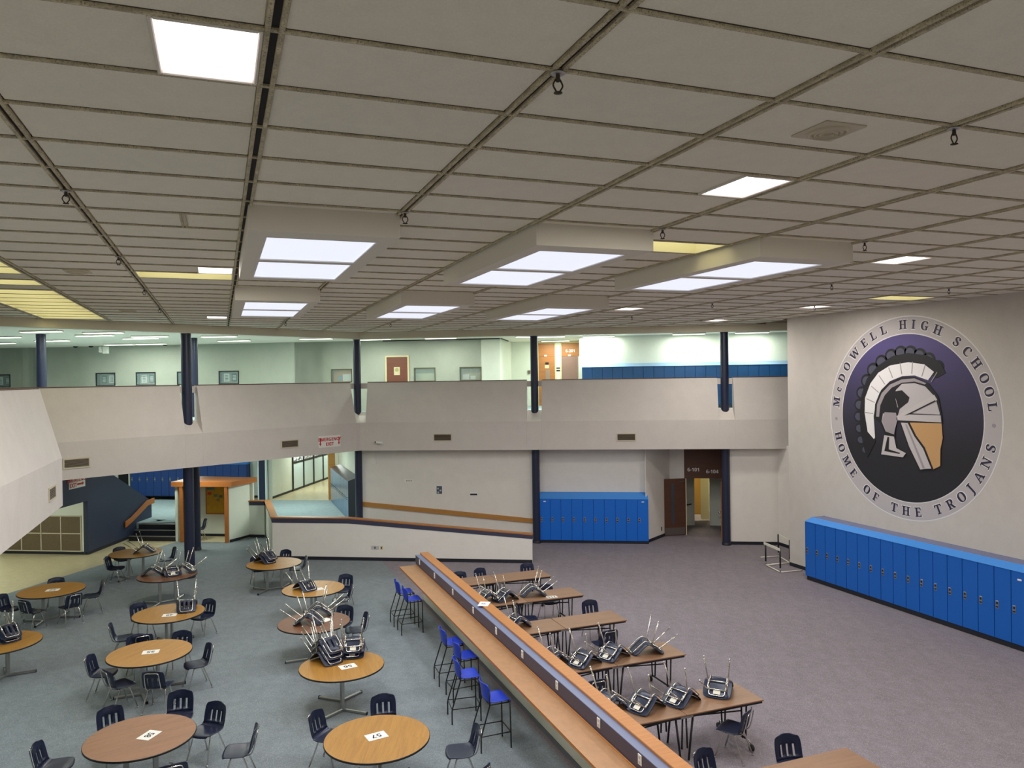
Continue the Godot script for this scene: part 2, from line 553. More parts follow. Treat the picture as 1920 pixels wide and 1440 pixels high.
func ceiling_grid() -> void:
	var c := structure("ceiling")
	var outline := room_outline()
	var lamps := {}
	for l in lamp_cells():
		lamps[Vector2i(l[0], l[1])] = l
	var open := {}
	for o in coffer_cells():
		open[Vector2i(o[0], o[1])] = true
	var whole := new_st()
	box(whole, Vector3(0, 0.01, 0), Vector3(MOD - 0.1, 0.02, MOD * 0.5 - 0.046), Basis.IDENTITY, 0.004)
	var whole_mesh := baked(whole)
	var todo := []
	for i in range(-6, 11):
		for j in range(-14, 36):
			if open.has(Vector2i(i, j)):
				continue
			var x0 := module_x(i) + 0.05
			var x1 := module_x(i + 1) - 0.05
			var z1 := module_z(j) - 0.023
			var z0 := module_z(j + 1) + 0.023
			var clear := true
			if lamps.has(Vector2i(i, j)):
				var l: Array = lamps[Vector2i(i, j)]
				if l[3] > 0.9:
					x1 = module_x(i + l[2]) + 0.032
				else:
					x0 = module_x(i + l[3]) + 0.003
				clear = false
			var r := PackedVector2Array([Vector2(x0, z0), Vector2(x1, z0), Vector2(x1, z1), Vector2(x0, z1)])
			var inside := 0
			for p in r:
				if Geometry2D.is_point_in_polygon(p, outline):
					inside += 1
			if inside == 0:
				continue
			var parts := [r]
			if inside < 4:
				parts = Geometry2D.intersect_polygons(r, outline)
				clear = false
			for poly in parts:
				var lo := Vector2(1e9, 1e9)
				var hi := -lo
				for p in poly:
					var s := on_screen(Vector3(p.x, CEIL, p.y))
					lo = lo.min(s)
					hi = hi.max(s)
				var seen := 0.0
				if hi.x < 90000.0:
					var e := (hi.min(Vector2(1920, 1440)) - lo.max(Vector2.ZERO)).max(Vector2.ZERO)
					seen = e.x * e.y
				elif lo.x < 1920.0 and lo.y < 1440.0:
					seen = 1e5
				todo.append([seen, poly, clear, Vector3((x0 + x1) * 0.5, CEIL, (z0 + z1) * 0.5), absi(i * 7 + j * 13 + i * j) % 5])
	todo.sort_custom(func(a, b): return a[0] > b[0])
	var rest := new_st()
	for k in todo.size():
		var t: Array = todo[k]
		if k < 300 and t[0] > 0.0:
			var m: Material = [M.tile, M.tile2, M.tile, M.tile3, M.tile][t[4]]
			if t[2]:
				place(whole_mesh, "tile", m, c, Transform3D(Basis.IDENTITY, t[3]))
			else:
				var st := new_st()
				prism(st, Array(t[1]), CEIL, CEIL + 0.02)
				commit(st, "tile", m, c)
		else:
			prism(rest, Array(t[1]), CEIL, CEIL + 0.02)
	var rs := commit(rest, "tile_field", M.tile, c)
	rs.set_meta("kind", "stuff")
	# main runners: two rails with a dark slot between them
	var zmax := 7.9
	for i in range(-6, 11):
		var x := module_x(i)
		var zend := -19.3 if x > 16.4 else _z_limit(x)
		var st := new_st()
		for s in [-1.0, 1.0]:
			box(st, Vector3(x + s * (0.034 if i == 0 else 0.028), CEIL - 0.004, (zmax + zend) * 0.5), Vector3(0.028, 0.03, zmax - zend), Basis.IDENTITY, 0.004)
		var ru := commit(st, "main_runner", M.rail, c)
		st = new_st()
		box(st, Vector3(x, CEIL + 0.012, (zmax + zend) * 0.5), Vector3(0.05 if i == 0 else 0.03, 0.02, zmax - zend))
		commit(st, "slot", M.slot, ru)
	# cross runners, one for each row
	for j in range(-13, 34):
		var z := module_z(j)
		var xr := _x_limit(z)
		var xl := _x_left(z)
		if xr - xl < 0.3:
			continue
		var st := new_st()
		box(st, Vector3((xl + xr) * 0.5, CEIL - 0.003, z), Vector3(xr - xl, 0.026, 0.03), Basis.IDENTITY, 0.005)
		var ru := commit(st, "cross_runner", M.rail, c)
		st = new_st()
		box(st, Vector3((xl + xr) * 0.5, CEIL + 0.008, z + 0.02), Vector3(xr - xl, 0.016, 0.011))
		box(st, Vector3((xl + xr) * 0.5, CEIL + 0.008, z - 0.02), Vector3(xr - xl, 0.016, 0.007))
		commit(st, "seam", M.grime, ru)

func _z_limit(x: float) -> float:
	# where a line x = const meets the bulkhead
	if x >= COL.b.x:
		return COL.b.z + (x - COL.b.x) * S28 / C28
	return COL.b.z + (COL.b.x - x) * S28 / C28

func _x_limit(z: float) -> float:
	if z > -19.33:
		return 16.5
	return COL.b.x + (z - COL.b.z) * C28 / S28

func _x_left(z: float) -> float:
	return maxf(module_x(-6), COL.b.x - (z - COL.b.z) * C28 / S28)

func skylights() -> void:
	var names := ["nearest the amber recess row", "in the middle of the near row", "nearest the mural wall in the near row", "of the far row over the round tables", "in the middle of the far row", "of the far row nearest the mural"]
	var k := 0
	for j0 in [6.25, 15.25]:
		for i in [0, 2, 4]:
			var t := thing("skylight_box", "large dropped box with two glowing panes, " + names[k], "skylight", Vector3(module_x(i + 0.5), CEIL, module_z(j0 + 2.5)), 0, "dropped skylight boxes under the tiled ceiling")
			k += 1
			var w := MOD - 0.02
			var d := MOD * 0.5 * 5.0
			var pw := MOD * 0.375
			var st := new_st()
			var y := -0.125
			# four sides and the bottom frame around the panes
			for s in [-1.0, 1.0]:
				box(st, Vector3(s * (w * 0.5 - 0.01), y, 0), Vector3(0.02, 0.25, d))
				box(st, Vector3(0, y, s * (d * 0.5 - 0.01)), Vector3(w - 0.04, 0.25, 0.02))
			var x0 := -w * 0.5 + 0.02
			var x1 := w * 0.5 - 0.02
			var panes := [[d * 0.5 - 0.34, d * 0.5 - 1.89], [d * 0.5 - 2.06, d * 0.5 - 3.6]]
			box(st, Vector3((x0 + -pw) * 0.5, -0.24, 0), Vector3(-pw - x0, 0.02, d - 0.04))
			box(st, Vector3((x1 + pw) * 0.5, -0.24, 0), Vector3(x1 - pw, 0.02, d - 0.04))
			var zs := [d * 0.5 - 0.02, panes[0][0], panes[0][1], panes[1][0], panes[1][1], -d * 0.5 + 0.02]
			for q in [0, 2, 4]:
				box(st, Vector3(0, -0.24, (zs[q] + zs[q + 1]) * 0.5), Vector3(pw * 2.0, 0.02, absf(zs[q] - zs[q + 1])))
			commit(st, "housing", M.box, t)
			for p in panes:
				st = new_st()
				box(st, Vector3(0, -0.232, (p[0] + p[1]) * 0.5), Vector3(pw * 2.0, 0.008, p[0] - p[1]))
				var pane := commit(st, "pane", M.sky_pane, t)
				area(t, Vector3(0, -0.262, (p[0] + p[1]) * 0.5), Vector2(pw * 2.0, p[0] - p[1]), Color(0.96, 0.98, 1.0), SKY_E)
				st = new_st()
				for s in [-1.0, 1.0]:
					box(st, Vector3(s * pw, -0.246, (p[0] + p[1]) * 0.5), Vector3(0.016, 0.014, p[0] - p[1] + 0.016))
					box(st, Vector3(0, -0.246, p[0] if s > 0 else p[1]), Vector3(pw * 2.0 - 0.016, 0.014, 0.016))
				commit(st, "edge_trim", M.white_print, pane)

const SKY_E := 4.6
const LAMP_E := 8.6
const AMBER_E := 0.25
const HALL_E := 4.4
const UNDER_E := 7.0

func ceiling_lamps() -> void:
	var where := ["nearest the camera, overhead beside the dark ceiling slot", "over the bar, past the first runner", "beside the near skylight box over the round tables", "far down the dark ceiling slot", "beside the skylight box nearest the mural wall", "small in the distance near the mural wall", "beyond the far skylight row", "farthest of all, by the bulkhead",
		"out over the blue lockers", "overhead beyond the bar", "overhead beyond the balcony", "overhead behind the viewer", "over the side balcony", "overhead by the mural wall", "overhead behind the viewer along the dark slot", "overhead behind the viewer beyond the bar"]
	var k := 0
	for l in lamp_cells():
		var x0 := module_x(l[0] + l[2]) + 0.035
		var x1 := module_x(l[0] + l[3]) - (0.05 if l[3] > 0.9 else 0.0)
		var z1 := module_z(l[1]) - 0.02
		var z0 := module_z(l[1] + 1) + 0.02
		var t := thing("ceiling_light", "square bright white ceiling light, " + where[k], "ceiling light", Vector3((x0 + x1) * 0.5, CEIL, (z0 + z1) * 0.5), 0, "square white lights set in the ceiling grid")
		k += 1
		var w := x1 - x0
		var d := z1 - z0
		var st := new_st()
		for s in [-1.0, 1.0]:
			box(st, Vector3(s * (w * 0.5 - 0.011), 0.0, 0), Vector3(0.022, 0.04, d), Basis.IDENTITY, 0.006)
			box(st, Vector3(0, 0.0, s * (d * 0.5 - 0.011)), Vector3(w - 0.044, 0.04, 0.022), Basis.IDENTITY, 0.006)
		commit(st, "frame", M.box, t)
		st = new_st()
		box(st, Vector3(0, 0.012, 0), Vector3(w - 0.03, 0.01, d - 0.03))
		commit(st, "diffuser", M.lamp, t)
		area(t, Vector3(0, -0.024, 0), Vector2(w - 0.08, d - 0.08), Color(1.0, 0.97, 0.94), LAMP_E)
	# open recesses with an amber glow
	k = 0
	for o in coffer_cells():
		var x := module_x(o[0] + 0.5)
		var z := module_z(o[1] + 0.5)
		var lab: String = ["open amber-lit ceiling recess beside the bright light over the round tables", "open amber-lit ceiling recess between two skylight boxes", "open amber-lit ceiling recess above the round wall emblem"][k] if k < 3 else "amber-lit recess, %s along the slatted row at the far edge of the ceiling" % ORD[k - 3]
		var t := thing("ceiling_recess", lab, "ceiling light", Vector3(x, CEIL, z), 0, "amber-lit open recesses in the ceiling")
		k += 1
		var w := MOD - 0.09
		var d := MOD * 0.5 - 0.04
		var st := new_st()
		for s in [-1.0, 1.0]:
			box(st, Vector3(s * (w * 0.5 - 0.01), 0.19, 0), Vector3(0.02, 0.4, d))
			box(st, Vector3(0, 0.19, s * (d * 0.5 - 0.01)), Vector3(w - 0.04, 0.4, 0.02))
		commit(st, "side", M.coffer, t)
		st = new_st()
		box(st, Vector3(0, 0.385, 0), Vector3(w - 0.04, 0.012, d - 0.04))
		commit(st, "diffuser", M.amber_lamp, t)
		area(t, Vector3(0, 0.365, 0), Vector2(w - 0.08, d - 0.08), Color(1.0, 0.95, 0.72), AMBER_E)
	# sprinkler heads on the runner crossings
	k = 0
	for ij in [[1, 1], [3, 1], [-1, 6], [1, 6], [3, 6], [5, 6], [-1, 11], [-1, 16], [-1, 21], [7, 11], [9, 11], [5, 16], [7, 16], [9, 16], [1, 26], [3, 26], [5, 21], [7, 21], [1, 21], [3, 21]]:
		var t := thing("sprinkler_head", "small metal sprinkler head, %s at a crossing of the ceiling runners" % ORD[k], "sprinkler", Vector3(module_x(ij[0]), CEIL - 0.019, module_z(ij[1])), 0, "sprinkler heads under the ceiling")
		k += 1
		var st := new_st(true)
		lathe(st, [Vector2(0, 0.0), Vector2(0.04, 0.0), Vector2(0.045, -0.008), Vector2(0.03, -0.016), Vector2(0, -0.016)], 14)
		commit(st, "rosette", M.chrome_dull, t)
		st = new_st(true)
		lathe(st, [Vector2(0.012, -0.014), Vector2(0.014, -0.05), Vector2(0.009, -0.055), Vector2(0, -0.055)], 10)
		tube(st, smooth_path([Vector3(0.012, -0.04, 0), Vector3(0.034, -0.075, 0), Vector3(0.006, -0.115, 0)], 0.02), 0.005, 6)
		tube(st, smooth_path([Vector3(-0.012, -0.04, 0), Vector3(-0.034, -0.075, 0), Vector3(-0.006, -0.115, 0)], 0.02), 0.005, 6)
		commit(st, "body", M.grime, t)
		st = new_st(true)
		lathe(st, [Vector2(0, -0.11), Vector2(0.024, -0.113), Vector2(0.026, -0.118), Vector2(0, -0.122)], 12)
		commit(st, "deflector", M.grime, t)
	k = 0
	for q in [[2.5, 1.5, "near the brightest ceiling light"], [-1.5, 13.4, "nearer the amber recess row"], [-1.5, 22.6, "farther down beside the amber row"], [3.15, 13.2, "between the two skylight rows"]]:
		var t := thing("ceiling_speaker", "round cream ceiling diffuser on a square plate, " + q[2], "ceiling vent", Vector3(module_x(q[0]), CEIL, module_z(q[1])), 0, "round diffusers in ceiling tiles")
		k += 1
		var st := new_st()
		box(st, Vector3(0, -0.006, 0), Vector3(0.36, 0.012, 0.36), Basis.IDENTITY, 0.004)
		commit(st, "plate", M.vent_frame, t)
		for r in [0.13, 0.095, 0.06]:
			st = new_st(true)
			lathe(st, [Vector2(r - 0.012, -0.012), Vector2(r - 0.008, -0.034), Vector2(r + 0.008, -0.026), Vector2(r + 0.012, -0.012)], 24)
			commit(st, "ring", M.vent_frame, t)
	# a small access frame in one tile
	var af := thing("access_frame", "narrow light frame strip across a ceiling tile beside the dark slot", "ceiling frame", Vector3(module_x(-0.4), CEIL, module_z(7.5)))
	var sa := new_st()
	for s in [-1.0, 1.0]:
		box(sa, Vector3(s * 0.02, -0.008, 0), Vector3(0.022, 0.016, MOD * 0.5 - 0.06), Basis.IDENTITY, 0.003)
	commit(sa, "strip", M.rail, af)

# ------------------------------------------------------------------ balconies
func extr(st: SurfaceTool, o: Vector3, ex: Vector3, out: Vector3, prof: Array, s0: float, s1: float) -> void:
	var n := out.cross(Vector3.UP)
	sheet(st, o + ex * (s0 if n.dot(ex) > 0.0 else s1), out, Vector3.UP, prof, s1 - s0)

func profile(f: float, t: float) -> Array:
	return [Vector2(f, SOFFIT), Vector2(f, 4.41), Vector2(f - t, 5.86), Vector2(f - t - 0.18, 5.86), Vector2(f - t - 0.18, SOFFIT)]

func vent(label: String, o: Vector3, ex: Vector3, out: Vector3, s: float, y: float) -> void:
	var t := thing("wall_vent", label, "vent", o + ex * s + Vector3(0, y, 0), 0, "slotted vents in the balcony front")
	var st := new_st()
	var z := Vector3.ZERO
	rect_on(st, z, ex, out, -0.34, 0.34, 0.105, 0.14, 0.02)
	rect_on(st, z, ex, out, -0.34, 0.34, -0.14, -0.105, 0.02)
	rect_on(st, z, ex, out, -0.34, -0.305, -0.105, 0.105, 0.02)
	rect_on(st, z, ex, out, 0.305, 0.34, -0.105, 0.105, 0.02)
	commit(st, "frame", M.vent_frame, t)
	st = new_st()
	rect_on(st, z, ex, out, -0.305, 0.305, -0.105, 0.105, 0.004)
	commit(st, "backing", M.grime, t)
	for i in 6:
		st = new_st()
		box(st, out * 0.01 + Vector3(0, -0.085 + i * 0.034, 0), Vector3(0.61, 0.018, 0.012), Basis(ex, Vector3.UP, ex.cross(Vector3.UP)).rotated(ex, 0.5))
		commit(st, "slat", M.vent, t)

func face_basis(ex: Vector3, out: Vector3) -> Basis:
	return Basis(ex, Vector3.UP, out)

func write(parent: Node, s: String, at: Vector3, ex: Vector3, out: Vector3, size: float, m: Material, serif := false, called := "lettering") -> MeshInstance3D:
	return place(text_mesh(s, size, serif), called, m, parent, Transform3D(face_basis(ex, out), at))

func exit_sign(label: String, o: Vector3, ex: Vector3, out: Vector3, s: float, y: float, arrows: bool) -> void:
	var t := thing("exit_sign", label, "sign", o + ex * s + Vector3(0, y, 0))
	var st := new_st()
	rect_on(st, Vector3.ZERO, ex, out, -0.46, 0.46, -0.2, 0.2, 0.012)
	commit(st, "panel", M.paper, t)
	if arrows:
		write(t, "EMERGENCY", out * 0.016 + Vector3(0, 0.075, 0), ex, out, 0.115, M.red)
		write(t, "EXIT", out * 0.016 + Vector3(0, -0.09, 0), ex, out, 0.115, M.red)
		for g in [-1.0, 1.0]:
			st = new_st()
			sheet(st, out * 0.013 + ex * (g * 0.39), ex, Vector3.UP, [Vector2(-0.018, 0.14), Vector2(-0.018, -0.05), Vector2(-0.045, -0.05), Vector2(0, -0.14), Vector2(0.045, -0.05), Vector2(0.018, -0.05), Vector2(0.018, 0.14)], 0.004 * signf(ex.cross(Vector3.UP).dot(out)))
			commit(st, "arrow", M.red, t)
	else:
		write(t, "EMERGENCY", out * 0.016 + Vector3(0, 0.085, 0), ex, out, 0.14, M.red)
		write(t, "EXIT", out * 0.016 - ex * 0.24 + Vector3(0, -0.09, 0), ex, out, 0.14, M.red)
		st = new_st()
		sheet(st, out * 0.013 + ex * 0.19 + Vector3(0, -0.08, 0), ex, Vector3.UP, [Vector2(-0.2, 0.03), Vector2(0.1, 0.03), Vector2(0.1, 0.06), Vector2(0.2, 0.0), Vector2(0.1, -0.06), Vector2(0.1, -0.03), Vector2(-0.2, -0.03)], 0.004 * signf(ex.cross(Vector3.UP).dot(out)))
		commit(st, "arrow", M.red, t)

func balcony() -> void:
	var uf: Vector3 = (COL.d - COL.b).normalized()
	var uo := Vector3(-uf.z, 0, uf.x)
	var vf: Vector3 = (COL.a - COL.b).normalized()
	var vo := Vector3(vf.z, 0, -vf.x)
	var f := 0.42
	var sill := [Vector2(f, SOFFIT), Vector2(f, 4.41), Vector2(f - 0.42, DECK + 0.06), Vector2(f - 0.5, DECK + 0.06), Vector2(f - 0.5, SOFFIT)]
	for g in [["wall_balcony_far", uf, uo, [[0.42, 6.275], [6.815, 12.945], [13.485, 16.0]], [[-0.27, 0.418], [6.277, 6.813], [12.947, 13.483]]],
			["wall_balcony_flank", vf, vo, [[0.4, 6.187], [6.727, 16.5]], [[-0.1, 0.398], [6.189, 6.725]]]]:
		var w := structure(g[0])
		for s in g[3]:
			var st := new_st()
			extr(st, COL.b, g[1], g[2], profile(f, 0.32), s[0], s[1])
			var bay := commit(st, "parapet", M.fascia, w)
			st = new_st()
			extr(st, COL.b, g[1], g[2], [Vector2(f - 0.31, 5.861), Vector2(f - 0.31, 5.885), Vector2(f - 0.51, 5.885), Vector2(f - 0.51, 5.861)], s[0], s[1])
			commit(st, "cap", M.door_brown, bay)
		for s in g[4]:
			var st := new_st()
			extr(st, COL.b, g[1], g[2], sill, s[0], s[1])
			commit(st, "sill", M.fascia, w)
			st = new_st()
			extr(st, COL.b, g[1], g[2], [Vector2(f - 0.44, 5.64), Vector2(f - 0.44, 5.84), Vector2(f - 0.49, 5.84), Vector2(f - 0.49, 5.64)], s[0], s[1])
			commit(st, "bridge_rail", M.fascia, w)
		# bulkhead under the tiled ceiling
		var sb := new_st()
		extr(sb, COL.b, g[1], g[2], [Vector2(f, 7.45), Vector2(f, 8.3), Vector2(f - 0.3, 8.3), Vector2(f - 0.3, 7.45)], -0.1, 16.5)
		commit(sb, "bulkhead", M.bulkhead, w)
	# the side balcony along z
	var lw := structure("wall_balcony_side")
	var st := new_st()
	var P := Vector3(-3.12, 0, -18.52)
	# body with a mitred far end: the slope turns the corner
	var pr := profile(0.0, 0.36)
	var near := 3.0
	var ring0 := []
	var ring1 := []
	for p in pr:
		ring0.append(Vector3(P.x + p.x, p.y, P.z - p.x * 0.35))
		ring1.append(Vector3(P.x + p.x, p.y, near))
	for i in pr.size():
		var j := (i + 1) % pr.size()
		var nn := Vector3(pr[j].y - pr[i].y, pr[i].x - pr[j].x, 0)
		quad(st, ring0[i], ring0[j], ring1[j], ring1[i], nn)
	for i in range(1, pr.size() - 1):
		tri(st, ring0[0], ring0[i], ring0[i + 1], Vector3.FORWARD)
		tri(st, ring1[0], ring1[i], ring1[i + 1], Vector3.BACK)
	var bay2 := commit(st, "parapet", M.fascia, lw)
	st = new_st()
	box(st, Vector3(P.x - 0.45, 5.872, (P.z + near) * 0.5 + 0.1), Vector3(0.19, 0.024, near - P.z - 0.2))
	commit(st, "cap", M.door_brown, bay2)
	st = new_st()
	wall_quad(st, Vector3(-3.6, 0, -18.2), Vector3(-12, 0, -18.2), SOFFIT, 5.86, 0.18, Vector3.BACK)
	commit(st, "parapet_return", M.fascia, lw)
	# slabs
	var fl := structure("floor_upper")
	st = new_st()
	var b0: Vector3 = COL.b
	var q := [v2(b0 + uf * 15.9 + uo * 0.05), v2(b0 + uo * 0.05 + uf * 0.05), v2(b0 + vo * 0.05 + vf * 16.4), Vector2(-16, -20.5), Vector2(-16, -46), Vector2(26, -46), Vector2(26, -18), Vector2(17.9, -18)]
	prism(st, q, SOFFIT + 0.06, DECK)
	commit(st, "slab", M.carpet_hall, fl)
	st = new_st()
	prism(st, [Vector2(-3.6, 3), Vector2(-3.6, -18.1), Vector2(-16, -18.1), Vector2(-16, 3)], SOFFIT + 0.06, DECK)
	commit(st, "slab", M.carpet_hall, fl)
	st = new_st()
	prism(st, [Vector2(-3.6, 8), Vector2(-3.6, 0.3), Vector2(16.4, 0.3), Vector2(16.4, 8)], SOFFIT + 0.06, DECK)
	commit(st, "slab", M.carpet_hall, fl)
	st = new_st()
	box(st, Vector3(6.4, (SOFFIT + 5.86) * 0.5, 0.38), Vector3(20.0, 5.86 - SOFFIT, 0.18))
	commit(st, "near_parapet", M.fascia, fl)
	var ch := structure("ceiling_hall")
	st = new_st()
	prism(st, [v2(b0 + uf * 16.3 - uo * 0.1), v2(b0), v2(b0 - vo * 0.1 + vf * 16.4), Vector2(-16, -20.5), Vector2(-16, -46), Vector2(26, -46), Vector2(26, -18), Vector2(17.0, -19.0)], HALL, HALL + 0.08)
	commit(st, "panel", M.tile3, ch)
	st = new_st()
	prism(st, [Vector2(module_x(-6), 8), Vector2(module_x(-6), -22), Vector2(-16, -22), Vector2(-16, 8)], HALL, HALL + 0.08)
	commit(st, "panel", M.tile3, ch)
	# fittings on the balcony fronts
	var fo: Vector3 = COL.b + uo * f
	vent("slotted vent left of centre on the far balcony front, by the security camera", fo, uf, uo, 3.25, 3.86)
	vent("slotted vent on the far balcony front above the blue lockers", fo, uf, uo, 9.77, 3.83)
	var fv: Vector3 = COL.b + vo * f
	vent("slotted vent beside the emergency exit sign with two arrows", fv, vf, vo, 3.16, 3.86)
	vent("slotted vent on the flank balcony by the inner corner", fv, vf, vo, 9.75, 3.83)
	vent("slotted vent on the side balcony nearest the viewer", Vector3(-3.12, 0, 0), Vector3.FORWARD, Vector3.RIGHT, 17.42, 3.81)
	exit_sign("white emergency exit sign with two red down arrows on balcony front", fv, -vf, vo, -1.57, 3.83, true)
	var t := thing("security_camera", "small white security camera on the far balcony front", "camera", fo + uf * 1.0 + Vector3(0, 3.66, 0))
	st = new_st()
	box(st, uo * 0.03, Vector3(0.12, 0.12, 0.06), Basis(uf, Vector3.UP, uo), 0.01)
	commit(st, "mount", M.paper, t)
	st = new_st(true)
	tube(st, [uo * 0.06, uo * 0.14 + Vector3(0, 0.03, 0), uo * 0.16 - uf * 0.16 + Vector3(0, 0.05, 0)], 0.04, 10)
	commit(st, "body", M.paper, t)
	st = new_st(true)
	tube(st, [uo * 0.16 - uf * 0.155 + Vector3(0, 0.05, 0), uo * 0.165 - uf * 0.2 + Vector3(0, 0.053, 0)], 0.032, 10)
	commit(st, "lens", M.black, t)
	# columns
	for k in [["a", "dark blue round column by the round tables, nearest the kiosk", 0.15], ["b", "dark blue round column in the inner corner of the balconies", 0.135], ["c", "dark blue round column at the foot of the ramp beside lockers", 0.135], ["d", "dark blue round column beside the double doors", 0.14]]:
		column(COL[k[0]], k[1], k[2])
	column(Vector3(-0.83, 0, -29.6), "dark blue round column just behind the one nearest the kiosk", 0.13)
	column(Vector3(-5.2, DECK, -27.8), "blue round column standing alone on the flank balcony", 0.14)

func column(at: Vector3, label: String, r: float) -> void:
	var t := thing("column", label, "column", at)
	var st := new_st(true)
	lathe(st, [Vector2(r, 0.0), Vector2(r, HALL - at.y)], 28)
	commit(st, "shaft", M.navy, t)
	st = new_st(true)
	lathe(st, [Vector2(r + 0.012, 0.0), Vector2(r + 0.012, 0.1), Vector2(r, 0.105)], 28)
	commit(st, "foot_band", M.base, t)

# ------------------------------------------------------------------ the upper hall
func display_case(label: String, s: float, kind: int) -> void:
	var o := Vector3(6.6, 0, -30.6)
	var out := -B
	var t := thing("display_case", label, "display case", o + U * s + Vector3(0, 6.145, 0), 0, "recessed display cases along the upper hall")
	var z := Vector3.ZERO
	var st := new_st()
	rect_on(st, z, U, out, -0.44, 0.44, 0.235, 0.275, 0.02, 0.24)
	rect_on(st, z, U, out, -0.44, 0.44, -0.275, -0.245, 0.02, 0.24)
	rect_on(st, z, U, out, -0.44, -0.405, -0.245, 0.235, 0.02, 0.24)
	rect_on(st, z, U, out, 0.405, 0.44, -0.245, 0.235, 0.02, 0.24)
	commit(st, "frame", M.dark if kind < 3 else sm(c8(96, 92, 70), 0.6), t)
	st = new_st()
	rect_on(st, B * 0.22, U, out, -0.405, 0.405, -0.245, 0.235, 0.01)
	commit(st, "backboard", [sm(c8(140, 134, 116), 0.8), sm(c8(120, 116, 104), 0.8), M.dark, sm(c8(216, 150, 70), 0.8), sm(c8(206, 204, 168), 0.8), M.cork_pale if M.has("cork_pale") else sm(c8(196, 178, 140), 0.8)][kind], t)
	if kind < 3:
		for i in 2:
			st = new_st()
			rect_on(st, B * 0.205, U, out, -0.2 + i * 0.34 - 0.12, -0.2 + i * 0.34 + 0.12, -0.17, 0.17, 0.008)
			var fr := commit(st, "framed_print", M.paper if (i + kind) % 2 == 0 else M.dark, t)
			st = new_st()
			for q in 4:
				rect_on(st, B * 0.196, U, out, -0.2 + i * 0.34 - 0.07, -0.2 + i * 0.34 + 0.07, 0.07 - q * 0.06, 0.095 - q * 0.06, 0.003)
			commit(st, "print_line", M.dark if (i + kind) % 2 == 0 else M.paper, fr)
	elif kind == 3:
		st = new_st()
		rect_on(st, B * 0.205, U, out, -0.02, 0.38, -0.22, 0.06, 0.008)
		commit(st, "card", M.paper, t)
		st = new_st()
		rect_on(st, B * 0.205, U, out, -0.24, -0.05, -0.22, 0.02, 0.008)
		commit(st, "card", sm(c8(140, 160, 170), 0.8), t)
	elif kind == 5:
		for q in [[-0.36, -0.1, -0.22, -0.02, 0], [-0.3, -0.05, 0.02, 0.2, 1], [0.02, 0.2, -0.05, 0.2, 1], [0.22, 0.38, -0.2, 0.12, 1], [-0.04, 0.16, -0.22, -0.08, 0]]:
			st = new_st()
			rect_on(st, B * 0.205, U, out, q[0], q[1], q[2], q[3], 0.006)
			commit(st, "pinned_sheet", M.paper if q[4] == 0 else sm(c8(186, 166, 128), 0.8), t)
	st = new_st()
	rect_on(st, B * 0.01, U, out, -0.405, 0.405, -0.245, 0.235, 0.004)
	commit(st, "glass", M.glass, t)

